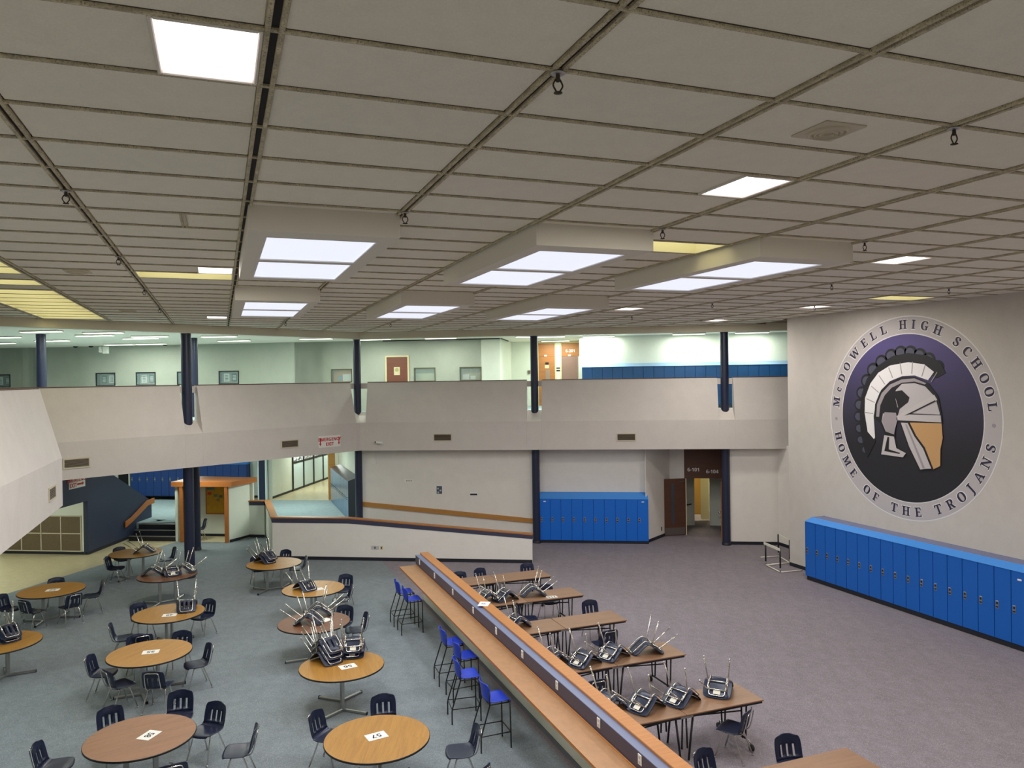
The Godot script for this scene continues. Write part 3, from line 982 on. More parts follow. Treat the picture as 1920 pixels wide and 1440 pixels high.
func upper_hall() -> void:
	var o := Vector3(6.6, 0, -30.6)
	var out := -B
	var w := structure("wall_hall")
	var cs := [-17.4, -12.55, -10.73, -8.89, -7.05, -2.22, 1.22, 3.08]
	var st := new_st()
	var holes := []
	for s in cs:
		holes.append([s - 0.44, s + 0.44, 5.87, 6.42])
	lintel_wall(st, o, U, B, -26.0, -15.35, DECK, HALL, 0.26, holes)
	lintel_wall(st, o, U, B, -13.8, -5.75, DECK, HALL, 0.26, holes)
	lintel_wall(st, o, U, B, -4.2, 4.27, DECK, HALL, 0.26, holes)
	lintel_wall(st, o, U, B, 7.39, 20.0, DECK, HALL, 0.26, [])
	commit(st, "plaster", M.wall_hall, w)
	# recess with the tall dark door
	st = new_st()
	wall_quad(st, o + U * -15.35, o + U * -15.35 + B * 1.4, DECK, HALL, 0.2, -U)
	wall_quad(st, o + U * -13.8 + B * 0.26, o + U * -13.8 + B * 1.4, DECK, HALL, 0.2, U)
	wall_quad(st, o + U * -15.6 + B * 1.2, o + U * -13.6 + B * 1.2, DECK, HALL, 0.2, B)
	# alcove of the dark doorway
	wall_quad(st, o + U * -5.75 + B * 0.26, o + U * -5.75 + B * 1.0, DECK, HALL, 0.2, -U)
	wall_quad(st, o + U * -4.2 + B * 0.26, o + U * -4.2 + B * 1.0, DECK, HALL, 0.2, U)
	lintel_wall(st, o + B * 1.0, U, B, -6.0, -4.0, DECK, HALL, 0.2, [[-5.74, -4.78, DECK, 7.38]])
	wall_quad(st, o + U * -7.0 + B * 3.4, o + U * -3.0 + B * 3.4, DECK, HALL, 0.2, B)
	# alcove of the two oak doors
	wall_quad(st, o + U * 4.27 + B * 0.26, o + U * 4.27 + B * 3.6, DECK, HALL, 0.2, -U)
	wall_quad(st, o + U * 7.39 + B * 0.26, o + U * 7.39 + B * 3.6, DECK, HALL, 0.2, U)
	wall_quad(st, o + U * 4.0 + B * 3.5, o + U * 7.7 + B * 3.5, DECK, HALL, 0.2, B)
	commit(st, "alcove", M.wall_hall, w)
	st = new_st()
	rect_on(st, o, U, out, -0.48, 4.27, 7.5, 7.59, 0.03)
	wall_quad(st, o + U * 4.3, o + U * 4.3 + B * 2.2, 7.5, 7.59, 0.03, U)
	commit(st, "dark_cornice", M.black, w)
	var labs := ["display case at the far edge behind the side balcony", "dark-framed display case with two framed prints nearest the tall dark door", "display case with an oval and a dark framed print", "display case half hidden by the dark blue columns", "display case with two framed prints beside the dark doorway", "display case with orange backing and a white card", "display case with plain cream backing beside the red-brown door", "display case with pinned tan papers near the wall corner"]
	for i in cs.size():
		display_case(labs[i], cs[i], [2, 1, 0, 1, 0, 3, 4, 5][i])
	# doors
	var d := thing("door", "tall dark brown door in the recess of the upper hall", "door", o + U * -14.97 + B * 1.2)
	st = new_st()
	rect_on(st, Vector3.ZERO, U, out, -0.3, 0.3, DECK, 7.4, 0.05)
	commit(st, "leaf", M.door_brown, d)
	st = new_st(true)
	tube(st, [out * 0.05 + U * -0.24 + Vector3(0, DECK + 1.0, 0), out * 0.11 + U * -0.24 + Vector3(0, DECK + 1.0, 0)], 0.03, 10)
	commit(st, "knob", M.black, d)
	d = thing("door", "red-brown door with a cream notice in the upper hall", "door", o + U * 0.1)
	st = new_st()
	rect_on(st, Vector3.ZERO, U, out, -0.43, 0.43, DECK, 6.86, 0.03)
	commit(st, "leaf", M.door_red, d)
	st = new_st()
	rect_on(st, Vector3.ZERO, U, out, -0.49, -0.43, DECK, 6.92, 0.045)
	rect_on(st, Vector3.ZERO, U, out, 0.43, 0.49, DECK, 6.92, 0.045)
	rect_on(st, Vector3.ZERO, U, out, -0.43, 0.43, 6.86, 6.92, 0.045)
	commit(st, "frame", M.frame_cream, d)
	var n := thing("notice", "cream notice with a round seal on the red-brown door", "notice", o + U * 0.09 + out * 0.031 + Vector3(0, 6.3, 0))
	st = new_st()
	rect_on(st, Vector3.ZERO, U, out, -0.12, 0.12, -0.16, 0.16, 0.004)
	commit(st, "sheet", M.frame_cream, n)
	st = new_st()
	var ringp := []
	for i in 20:
		ringp.append(Vector2(cos(TAU * i / 20) * 0.08, sin(TAU * i / 20) * 0.08 + 0.05))
	sheet(st, out * 0.0045, U, Vector3.UP, ringp, -0.001)
	commit(st, "seal", sm(c8(170, 168, 110), 0.7), n)
	# dark doorway with a transom and its number plate
	d = thing("doorway", "dark brown doorway with a numbered transom panel in the upper hall", "door", o + U * -5.26 + B * 1.0)
	st = new_st()
	rect_on(st, Vector3.ZERO, U, out, -0.48, 0.48, 6.85, 7.38, 0.0, 0.06)
	commit(st, "transom", M.door_brown, d)
	st = new_st()
	rect_on(st, Vector3.ZERO, U, out, -0.57, -0.5, DECK, 7.45, 0.03)
	rect_on(st, Vector3.ZERO, U, out, 0.5, 0.57, DECK, 7.45, 0.03)
	rect_on(st, Vector3.ZERO, U, out, -0.5, 0.5, 7.38, 7.45, 0.03)
	commit(st, "frame", M.frame_cream, d)
	st = new_st()
	wall_quad(st, U * -0.48 + B * 0.1, U * 0.1 + B * 0.75, DECK, 6.84, 0.05, B)
	commit(st, "leaf", M.door_brown, d)
	n = thing("number_plate", "pale number plate on the transom of the dark doorway", "sign", o + U * -5.26 + B * 1.0 + Vector3(0, 7.1, 0))
	st = new_st()
	rect_on(st, Vector3.ZERO, U, out, -0.15, 0.15, -0.075, 0.075, 0.01)
	commit(st, "plate", M.paper, n)
	write(n, "6-200", out * 0.012, U, out, 0.085, M.ink)
	n = thing("hanging_plant", "yellow leafy spray hanging in the dark doorway upstairs", "plant", o + U * -5.0 + B * 0.97 + Vector3(0, 6.7, 0))
	for i in 16:
		st = new_st()
		var c := Vector3(0, -0.045 * i - 0.02, 0) + U * (0.05 * sin(i * 1.9) + 0.002 * i) + out * (0.03 + 0.02 * cos(i * 2.3))
		var bs := Basis.from_euler(Vector3(0.5 * sin(i * 3.1), i * 1.3, 0.6 * cos(i * 2.2)))
		box(st, c, Vector3(0.1, 0.018, 0.06), bs, 0.008)
		commit(st, "leaf", M.leaf, n)
	# two oak doors at the back of the alcove
	for k in [[5.83, 0.36, "oak door with posted signs at the back of the upper alcove", false], [6.87, 0.39, "oak-transomed doorway with a dull mauve-brown leaf in the upper alcove", true]]:
		d = thing("door", k[2], "door", o + U * k[0] + B * 3.5)
		st = new_st()
		rect_on(st, Vector3.ZERO, U, out, -k[1], k[1], 6.87, 7.45, 0.03)
		commit(st, "transom", M.door_oak, d)
		st = new_st()
		rect_on(st, Vector3.ZERO, U, out, -k[1], k[1] - (0.07 if k[3] else 0.0), DECK, 6.86, 0.03)
		commit(st, "leaf", sm(c8(136, 106, 96), 0.6) if k[3] else M.door_oak, d)
		st = new_st()
		rect_on(st, Vector3.ZERO, U, out, -k[1] - 0.06, -k[1], DECK, 7.5, 0.05)
		rect_on(st, Vector3.ZERO, U, out, k[1], k[1] + 0.06, DECK, 7.5, 0.05)
		rect_on(st, Vector3.ZERO, U, out, -k[1], k[1], 7.45, 7.5, 0.05)
		commit(st, "frame", M.frame_cream, d)
		if not k[3]:
			st = new_st()
			rect_on(st, Vector3.ZERO, U, out, -0.06, 0.09, 6.52, 6.62, 0.036)
			commit(st, "sign_plate", M.ink, d)
			st = new_st()
			rect_on(st, Vector3.ZERO, U, out, -0.08, 0.1, 6.36, 6.5, 0.036)
			commit(st, "sticker", M.frame_cream, d)
			st = new_st()
			rect_on(st, Vector3.ZERO, U, out, -0.05, 0.13, DECK + 0.9, 6.3, 0.036)
			commit(st, "door_light", sm(c8(150, 128, 112), 0.3), d)
		else:
			write(d, "6-201", out * 0.036 + Vector3(0.0, 7.1, 0), U, out, 0.12, M.paper)
		st = new_st()
		rect_on(st, Vector3.ZERO, U, out, -0.1, 0.02, 6.88, 6.94, 0.036)
		commit(st, "small_plate", M.paper, d)
	n = thing("wall_sign", "two small black plates on the pale strip between oak doors", "sign", o + U * 6.32 + B * 3.5 + Vector3(0, 6.3, 0))
	for y in [0.06, -0.05]:
		st = new_st()
		rect_on(st, Vector3.ZERO, U, out, -0.09, 0.09, y - 0.03, y + 0.03, 0.012)
		commit(st, "plate", M.ink, n)
	# emergency light box hanging from the hall ceiling
	n = thing("emergency_light", "white emergency light box under the upper hall ceiling", "emergency light", o + U * -12.1 - B * 0.6 + Vector3(0, 7.35, 0))
	st = new_st()
	box(st, Vector3(0, 0, 0), Vector3(0.22, 0.3, 0.12), Basis(U, Vector3.UP, out), 0.01)
	box(st, U * -0.22 + Vector3(0, 0.02, 0), Vector3(0.14, 0.24, 0.1), Basis(U, Vector3.UP, out), 0.01)
	commit(st, "housing", M.paper, n)
	st = new_st(true)
	tube(st, [Vector3(0, 0.14, 0), Vector3(0, 0.25, 0)], 0.02, 8)
	commit(st, "stem", M.paper, n)
	n = thing("wall_switch", "small grey plate on the alcove side wall upstairs", "switch", o + U * 5.05 + B * 3.49 + Vector3(0, 6.2, 0))
	st = new_st()
	rect_on(st, Vector3.ZERO, U, out, -0.06, 0.06, -0.08, 0.08, 0.02)
	commit(st, "plate", M.vent, n)
	# strip lights on the hall ceiling
	var spots := [[-4.85, -26.0], [-6.58, -29.3], [-5.52, -31.4], [-3.28, -26.4], [-3.71, -27.9], [-2.14, -28.3], [-2.52, -29.5], [-3.7, -34.3], [-2.5, -33.7], [0.02, -28.1], [0.55, -30.9], [3.37, -29.2], [11.1, -27.1], [11.75, -26.9], [13.4, -30.0], [13.65, -26.5], [16.45, -24.6], [18.45, -23.5], [7.9, -28.4], [5.6, -29.5], [-7.6, -33.4], [-9.2, -31.2]]
	for i in spots.size():
		var p := Vector3(spots[i][0], HALL, spots[i][1])
		var t := thing("strip_light", "long white strip light on the upper hall ceiling, %s counting from the side balcony" % ORD[i], "ceiling light", p, -deg_to_rad(28.0 if i != 12 else 0.0), "strip lights along the upper hall ceiling")
		st = new_st()
		box(st, Vector3(0, -0.022, 0), Vector3(1.22, 0.04, 0.3), Basis.IDENTITY, 0.008)
		commit(st, "tray", M.box, t)
		st = new_st()
		box(st, Vector3(0, -0.048, 0), Vector3(1.18, 0.016, 0.26), Basis.IDENTITY, 0.006)
		commit(st, "diffuser", M.hall_lamp, t)
		area(t, Vector3(0, -0.062, 0), Vector2(1.16, 0.24), Color(0.96, 1.0, 0.95), HALL_E)
	# smoke heads
	for i in 4:
		var t := thing("smoke_detector", "small black detector on the upper hall ceiling, %s in its row" % ORD[i], "detector", o + U * [-13.6, -12.9, -9.6, 11.0][i] - B * 0.4 + Vector3(0, HALL, 0), 0, "detectors on the upper hall ceiling")
		st = new_st(true)
		lathe(st, [Vector2(0.09, 0.0), Vector2(0.085, -0.03), Vector2(0.05, -0.06), Vector2(0, -0.062)], 16)
		commit(st, "cover", M.black, t)

# ------------------------------------------------------------------ ground floor, far side
func lower_back() -> void:
	var pw := Vector3(10.66, 0, -25.75)
	var out := -B
	var w := structure("wall_lower")
	var st := new_st()
	wall_quad(st, pw + U * -6.6, pw + U * 0.1, 0, SOFFIT + 0.1, 0.2, B)
	wall_quad(st, pw + U * 0.1 + B * 0.35, pw + U * 3.95 + B * 0.35, 0, SOFFIT + 0.1, 0.2, B)
	# alcove of the double doors
	var a0 := Vector3(14.13, 0, -23.94)
	var a1 := Vector3(15.78, 0, -25.0)
	var a2 := Vector3(16.2, 0, -24.62)
	wall_quad(st, a0, a1, 0, SOFFIT + 0.1, 0.02, Vector3(-0.54, 0, -0.84))
	wall_quad(st, a1, a2, 0, SOFFIT + 0.1, 0.2, Vector3(0.7, 0, -0.72))
	# wall beyond the last column and its return
	var r0 := Vector3(16.66, 0, -22.57)
	var r1 := Vector3(18.14, 0, -21.8)
	wall_quad(st, r0, r1, 0, SOFFIT + 0.1, 0.2, B)
	wall_quad(st, r1, Vector3(17.85, 0, -18.5), 0, SOFFIT + 0.1, 0.2, Vector3.RIGHT)
	wall_quad(st, r0 + B * 0.2, r0 + B * 1.7, 0, SOFFIT + 0.1, 0.2, U)
	commit(st, "plaster", M.wall, w)
	st = new_st()
	var bb := structure("baseboard_far")
	for q in [[a0, a1, Vector3(0.54, 0, 0.84)], [r0, r1, out], [r1, Vector3(17.85, 0, -18.5), Vector3.LEFT]]:
		wall_quad(st, q[0] + q[2] * 0.012, q[1] + q[2] * 0.012, 0.0, 0.11, 0.012, -q[2])
	commit(st, "strip", M.base, bb)
	# header and doors
	var pd := Vector3(16.3, 0, -24.55)
	var h := thing("door_header", "dark brown panel with room numbers above the double doors", "panel", pd)
	st = new_st()
	rect_on(st, Vector3.ZERO, U, out, -0.14, 1.3, 2.12, SOFFIT + 0.05, 0.0, 0.06)
	commit(st, "panel", M.door_brown, h)
	write(h, "6-101", out * 0.006 + U * 0.2 + Vector3(0, 2.44, 0), U, out, 0.13, M.paper)
	write(h, "6-104", out * 0.006 + U * 0.88 + Vector3(0, 2.37, 0), U, out, 0.13, M.paper)
	st = new_st()
	rect_on(st, Vector3.ZERO, U, out, -0.14, -0.07, 0.0, 2.12, 0.02, 0.06)
	rect_on(st, Vector3.ZERO, U, out, 1.2, 1.3, 0.0, 2.12, 0.02, 0.06)
	commit(st, "jamb", M.frame_cream, h)
	# open leaf on the near side, with a narrow glazed strip
	var la := pd + U * -0.1 + out * 0.02
	var lb := Vector3(15.56, 0, -24.7)
	var d := thing("door", "dark brown open door leaf with a narrow glazed strip by lockers", "door", Vector3.ZERO)
	var ex := (lb - la).normalized()
	var no := Vector3(-ex.z, 0, ex.x)
	if no.z < 0:
		no = -no
	st = new_st()
	wall_quad(st, la, la + ex * 0.86, 0.01, 2.12, 0.045, -no)
	commit(st, "leaf", M.door_brown, d)
	st = new_st()
	rect_on(st, la, ex, no, 0.44, 0.58, 0.45, 1.95, 0.004)
	commit(st, "glazed_strip", sm(c8(70, 72, 80), 0.1), d)
	st = new_st()
	rect_on(st, la, ex, no, 0.04, 0.82, 0.03, 0.3, 0.004)
	commit(st, "kick_plate", sm(c8(96, 88, 84), 0.4), d)
	st = new_st()
	tube(st, [la + ex * 0.04 + no * 0.03 + Vector3(0, 2.02, 0), la + ex * 0.35 + no * 0.05 + Vector3(0, 2.0, 0)], 0.012, 6)
	commit(st, "closer_arm", M.chrome_dull, d)
	# other leaf, seen edge-on
	d = thing("door", "dark brown open door leaf seen edge-on beside the column", "door", Vector3.ZERO)
	var ra := pd + U * 1.18 + out * 0.02
	var rb := Vector3(16.62, 0, -23.0)
	ex = (rb - ra).normalized()
	no = Vector3(-1, 0, 0)
	st = new_st()
	wall_quad(st, ra, ra + ex * 0.86, 0.01, 2.12, 0.045, Vector3(ex.z, 0, -ex.x))
	commit(st, "leaf", M.door_oak, d)
	for y in [1.0, 0.82]:
		st = new_st(true)
		tube(st, [ra + ex * 0.8 + Vector3(0, y, 0) + Vector3(-0.09, 0, 0), ra + ex * 0.8 + Vector3(0.09, y, 0)], 0.03, 8)
		commit(st, "lock", M.chrome_dull, d)
	# stair room behind the doors
	var sr := structure("wall_stair_room")
	st = new_st()
	lintel_wall(st, pd + B * 1.9, U, B, -1.6, 3.0, 0, SOFFIT, 0.15, [[0.42, 1.02, 0.0, 2.06]])
	wall_quad(st, pd + U * -1.6 + B * 0.2, pd + U * -1.6 + B * 2.0, 0, SOFFIT, 0.15, -U)
	wall_quad(st, pd + U * 2.6 + B * 0.2, pd + U * 2.6 + B * 2.0, 0, SOFFIT, 0.15, U)
	wall_quad(st, pd + B * 5.2 + U * -2.0, pd + B * 5.2 + U * 5.0, 0, SOFFIT, 0.15, B)
	commit(st, "plaster", M.wall_hall, sr)
	d = thing("door", "yellow-oak door lit inside the stair room", "door", pd + B * 3.0 + U * 0.62)
	st = new_st()
	rect_on(st, Vector3.ZERO, U, out, -0.34, 0.16, 0.25, 2.1, 0.03)
	commit(st, "leaf", sm(c8(226, 172, 88), 0.5), d)
	st = new_st()
	rect_on(st, Vector3.ZERO, U, out, 0.16, 0.5, 0.05, 2.15, 0.04)
	commit(st, "frame", M.frame_cream, d)
	var r := thing("handrail", "thin black handrail on the stair room wall", "handrail", pd + B * 1.82)
	st = new_st(true)
	tube(st, smooth_path([U * -0.5 + Vector3(0, 1.3, 0), U * 0.1 + Vector3(0, 0.82, 0), U * 0.3 + Vector3(0, 0.86, 0)], 0.06), 0.022, 8)
	commit(st, "rail", M.black, r)
	st = new_st(true)
	tube(st, [U * 0.1 + Vector3(0, 0.82, 0), U * 0.1 + Vector3(0, 0.78, 0) + B * 0.08], 0.012, 6)
	commit(st, "bracket", M.black, r)
	lamp_under("square light inside the stair room", pd + B * 4.1 + U * 0.9, 1.1, Color(1.0, 0.93, 0.78))
	# sloping wooden rail on the ramp's back wall, and small fittings
	var t := thing("wall_rail", "sloping oak handrail board on the wall above the ramp", "handrail", pw)
	st = new_st()
	var sgn := signf(U.cross(Vector3.UP).dot(out))
	sheet(st, out * 0.03, U, Vector3.UP, [Vector2(-6.54, 1.44), Vector2(-0.1, 0.86), Vector2(-0.1, 0.7), Vector2(-6.54, 1.27)], 0.045 * sgn)
	commit(st, "board", M.rail_wood, t)
	for i in 5:
		st = new_st()
		rect_on(st, Vector3.ZERO, U, out, -6.2 + i * 1.45, -6.14 + i * 1.45, 1.25 - i * 0.13, 1.33 - i * 0.13, 0.032)
		commit(st, "bracket", M.chrome_dull, t)
	t = thing("wall_conduit", "thin white conduit with a pull box below the far balcony", "conduit", pw + U * -6.03)
	st = new_st()
	rect_on(st, Vector3.ZERO, U, out, -0.012, 0.012, 2.97, SOFFIT, 0.02)
	commit(st, "pipe", M.paper, t)
	st = new_st()
	rect_on(st, Vector3.ZERO, U, out, -0.08, 0.08, 2.83, 2.97, 0.05)
	commit(st, "box", M.paper, t)
	t = thing("wall_plate", "wide pale wall plate with sockets above the ramp", "wall plate", pw + U * -4.74 + Vector3(0, 2.22, 0))
	st = new_st()
	rect_on(st, Vector3.ZERO, U, out, -0.15, 0.15, -0.06, 0.06, 0.012)
	commit(st, "plate", M.paper, t)
	for i in 3:
		st = new_st()
		rect_on(st, Vector3.ZERO, U, out, -0.07 + i * 0.08, -0.04 + i * 0.08, -0.03, 0.02, 0.016)
		commit(st, "socket", M.vent, t)
	t = thing("poster", "small grey-blue notice on the wall above the ramp", "poster", pw + U * -3.58 + Vector3(0, 1.88, 0))
	st = new_st()
	rect_on(st, Vector3.ZERO, U, out, -0.1, 0.1, -0.14, 0.14, 0.008)
	commit(st, "sheet", sm(c8(76, 90, 104), 0.6), t)
	for q in [[-0.05, 0.05], [0.045, -0.02], [-0.04, -0.09]]:
		st = new_st()
		rect_on(st, Vector3.ZERO, U, out, q[0] - 0.03, q[0] + 0.03, q[1] - 0.03, q[1] + 0.03, 0.01)
		commit(st, "picture", M.silver, t)
	t = thing("wall_sign", "small black and white sign on the wall above the ramp", "sign", pw + U * -2.3 + Vector3(0, 1.74, 0))
	st = new_st()
	rect_on(st, Vector3.ZERO, U, out, -0.14, 0.14, -0.06, 0.08, 0.008)
	commit(st, "panel", M.paper, t)
	st = new_st()
	rect_on(st, Vector3.ZERO, U, out, -0.13, 0.13, -0.05, 0.01, 0.01)
	commit(st, "bar", M.ink, t)
	t = thing("wall_socket", "small dark socket low on the slanted alcove wall", "socket", a0.lerp(a1, 0.62) + Vector3(0, 0.32, 0))
	st = new_st()
	var ea := (a1 - a0).normalized()
	rect_on(st, Vector3.ZERO, ea, Vector3(0.54, 0, 0.84), -0.03, 0.03, -0.07, 0.07, 0.012)
	commit(st, "plate", M.grime, t)

func lamp_under(label: String, at: Vector3, e: float, c := Color(0.95, 1.0, 0.95), size := Vector2(1.16, 0.56), turn := -0.4887) -> void:
	# a recessed light in the ceiling below the upper floor
	var t := thing("soffit_light", label, "ceiling light", Vector3(at.x, SOFFIT + 0.06, at.z), turn, "lights under the upper floor")
	var st := new_st()
	box(st, Vector3(0, -0.015, 0), Vector3(size.x + 0.08, 0.03, size.y + 0.08), Basis.IDENTITY, 0.006)
	commit(st, "frame", M.box, t)
	st = new_st()
	box(st, Vector3(0, -0.034, 0), Vector3(size.x, 0.01, size.y))
	commit(st, "diffuser", M.hall_lamp, t)
	area(t, Vector3(0, -0.05, 0), size, c, UNDER_E * e)

# ------------------------------------------------------------------ stair corner, kiosk
func stair_corner() -> void:
	var p := Vector3(-4.36, 0, -30.38)
	var d := Vector3(0.3837, 0, -0.9235)
	var out := Vector3(0.9235, 0, 0.3837)
	var w := structure("wall_stair")
	var st := new_st()
	var sg := signf(d.cross(Vector3.UP).dot(out))
	sheet(st, p, d, Vector3.UP, [Vector2(-6.0, 1.88), Vector2(0, 1.88), Vector2(0, 0), Vector2(4.45, 0), Vector2(4.45, 1.17), Vector2(1.75, 2.53), Vector2(0.0, 3.42), Vector2(-6.0, 3.42)], -0.16 * sg)
	commit(st, "navy_panel", M.navy_wall, w)
	st = new_st()
	wall_quad(st, p + out * 0.012, p + d * 4.45 + out * 0.012, 0.0, 0.1, 0.012, -out)
	commit(st, "baseboard", M.base, w)
	var g := structure("wall_grille")
	st = new_st()
	wall_quad(st, p + U * -6.0, p + U * -0.02, 0, SOFFIT, 0.2, B)
	commit(st, "plaster", M.wall_hall, g)
	st = new_st()
	wall_quad(st, p + U * -6.0 - B * 0.012, p + U * -0.02 - B * 0.012, 0, 0.1, 0.012, B)
	commit(st, "baseboard", M.base, g)
	var t := thing("air_grille", "large brown return-air grille in the cream wall under stairs", "grille", p)
	var o := -B
	for i in 4:
		for j in 2:
			st = new_st()
			rect_on(st, Vector3.ZERO, U, o, -3.3 + i * 0.76 + 0.02, -3.3 + (i + 1) * 0.76 - 0.02, 0.12 + j * 0.61 + 0.015, 0.12 + (j + 1) * 0.61 - 0.015, 0.012)
			commit(st, "panel", M.grille, t)
	st = new_st()
	for i in 5:
		rect_on(st, Vector3.ZERO, U, o, -3.3 + i * 0.76 - 0.016, -3.3 + i * 0.76 + 0.016, 0.1, 1.36, 0.03)
	for j in 3:
		rect_on(st, Vector3.ZERO, U, o, -3.3, -0.26, 0.1 + j * 0.615, 0.135 + j * 0.615, 0.03)
	commit(st, "frame", M.vent_frame, t)
	t = thing("stair_handrail", "reddish wooden handrail board on the navy stair wall", "handrail", p)
	st = new_st()
	sheet(st, out * 0.05, d, Vector3.UP, [Vector2(2.3, 0.5), Vector2(2.75, 0.62), Vector2(4.0, 1.06), Vector2(4.5, 1.08), Vector2(4.5, 1.28), Vector2(3.95, 1.26), Vector2(2.7, 0.8), Vector2(2.3, 0.72)], 0.05 * sg)
	commit(st, "board", M.kiosk_wood, t)
	for s in [2.6, 3.8]:
		st = new_st()
		tube(st, [d * s + Vector3(0, 0.66 + (s - 2.6) * 0.42, 0), d * s + out * 0.06 + Vector3(0, 0.66 + (s - 2.6) * 0.42, 0)], 0.02, 6)
		commit(st, "bracket", M.black, t)
	exit_sign("white emergency exit sign with one red arrow under the balcony", p, d, out, -0.6, 2.62, false)
	# three steps up to the lobby
	var f := structure("floor_steps")
	var s0 := Vector3(-3.3, 0, -32.4)
	for i in 3:
		st = new_st()
		var q := s0 + B * (0.32 * i)
		prism(st, [v2(q), v2(q + U * 1.95), v2(q + U * 1.95 + B * (1.6 - 0.32 * i)), v2(q + B * (1.6 - 0.32 * i))], 0.17 * i, 0.17 * (i + 1))
		var stp := commit(st, "step", M.base, f)
		st = new_st()
		wall_quad(st, q + U * 0.0 - B * 0.004, q + U * 1.95 - B * 0.004, 0.17 * (i + 1) - 0.008, 0.17 * (i + 1) + 0.006, 0.05, B)
		commit(st, "nosing", M.vent, stp)
	kiosk()

func kiosk() -> void:
	var p := Vector3(0.25, 0, -30.47)
	var o := -B
	var t := thing("kiosk", "open wooden-roofed kiosk with a yellow pin board inside", "kiosk", p)
	var st := new_st()
	var side := Vector3(1.03, 0, -31.2) - p
	var sd := side.normalized()
	# roof
	st = new_st()
	prism(st, [v2(U * -2.2 - B * 0.12), v2(U * 0.18 - B * 0.12), v2(side + sd * 0.25 + U * 0.1), v2(side + sd * 0.25 + U * -2.6 + B * 0.35), v2(U * -2.2 + B * 1.2)], 2.08, 2.12)
	prism(st, [v2(U * -2.2 - B * 0.12), v2(U * 0.18 - B * 0.12), v2(side + sd * 0.25 + U * 0.1), v2(side + sd * 0.25 + U * -2.6 + B * 0.35), v2(U * -2.2 + B * 1.2)], 2.12, 2.26)
	commit(st, "roof", M.kiosk_wood, t)
	st = new_st()
	wall_quad(st, U * 0.02, side, 0, 2.08, 0.1, -U)
	commit(st, "side_wall", M.wall_hall, t)
	st = new_st()
	wall_quad(st, U * -2.12, U * -2.12 + B * 1.25, 0, 2.08, 0.1, U)
	commit(st, "side_wall", M.wall_hall, t)
	st = new_st()
	wall_quad(st, U * -2.12 + B * 1.05, U * 0.45 + B * 1.05, 0, 2.08, 0.1, B)
	commit(st, "back_wall", M.wall_hall, t)
	st = new_st()
	wall_quad(st, U * -2.0 + B * 1.038, U * 0.3 + B * 1.038, 0, 0.1, 0.012, B)
	wall_quad(st, U * 0.03 + sd.cross(Vector3.UP) * 0.012, side + sd.cross(Vector3.UP) * 0.012, 0, 0.1, 0.012, -U)
	commit(st, "baseboard", M.base, t)
	for s in [-1.84, -0.06]:
		st = new_st()
		box(st, U * s + Vector3(0, 1.04, 0) - B * 0.02, Vector3(0.12, 2.08, 0.16), Basis(U, Vector3.UP, o), 0.008)
		commit(st, "post", M.kiosk_wood, t)
	st = new_st()
	prism(st, [v2(U * -2.0), v2(U * 0.0), v2(U * 0.4 + B * 1.0), v2(U * -2.0 + B * 1.0)], 0.0, 0.012)
	commit(st, "floor_panel", M.terrazzo, t)
	var pb := thing("pin_board", "yellow pin board with small coloured papers inside the kiosk", "pin board", p + B * 1.04)
	st = new_st()
	rect_on(st, Vector3.ZERO, U, o, -1.42, -0.1, 0.9, 1.98, 0.02)
	commit(st, "board", M.cork, pb)
	st = new_st()
	rect_on(st, Vector3.ZERO, U, o, -1.46, -1.42, 0.86, 2.02, 0.03)
	rect_on(st, Vector3.ZERO, U, o, -1.46, -0.06, 0.86, 0.9, 0.03)
	rect_on(st, Vector3.ZERO, U, o, -0.1, -0.06, 0.9, 2.02, 0.03)
	commit(st, "frame", M.kiosk_wood, pb)
	var cols := [c8(90, 140, 140), c8(200, 70, 50), c8(120, 130, 80), c8(90, 120, 90), c8(190, 60, 50), c8(150, 120, 70), c8(214, 190, 120), c8(80, 90, 80), c8(180, 150, 90)]
	var spots := [[-1.25, 1.85, 0.16], [-1.3, 1.66, 0.08], [-1.05, 1.58, 0.08], [-0.85, 1.55, 0.07], [-0.62, 1.57, 0.05], [-0.95, 1.42, 0.07], [-0.38, 1.7, 0.07], [-0.5, 1.52, 0.05], [-0.36, 1.36, 0.06]]
	for i in spots.size():
		st = new_st()
		rect_on(st, Vector3.ZERO, U, o, spots[i][0] - spots[i][2], spots[i][0] + spots[i][2], spots[i][1] - 0.05, spots[i][1] + 0.05, 0.024)
		commit(st, "paper", sm(cols[i], 0.8), pb)
	lamp_under("light above the kiosk and steps", p + U * -1.0 - B * 1.0, 0.9)

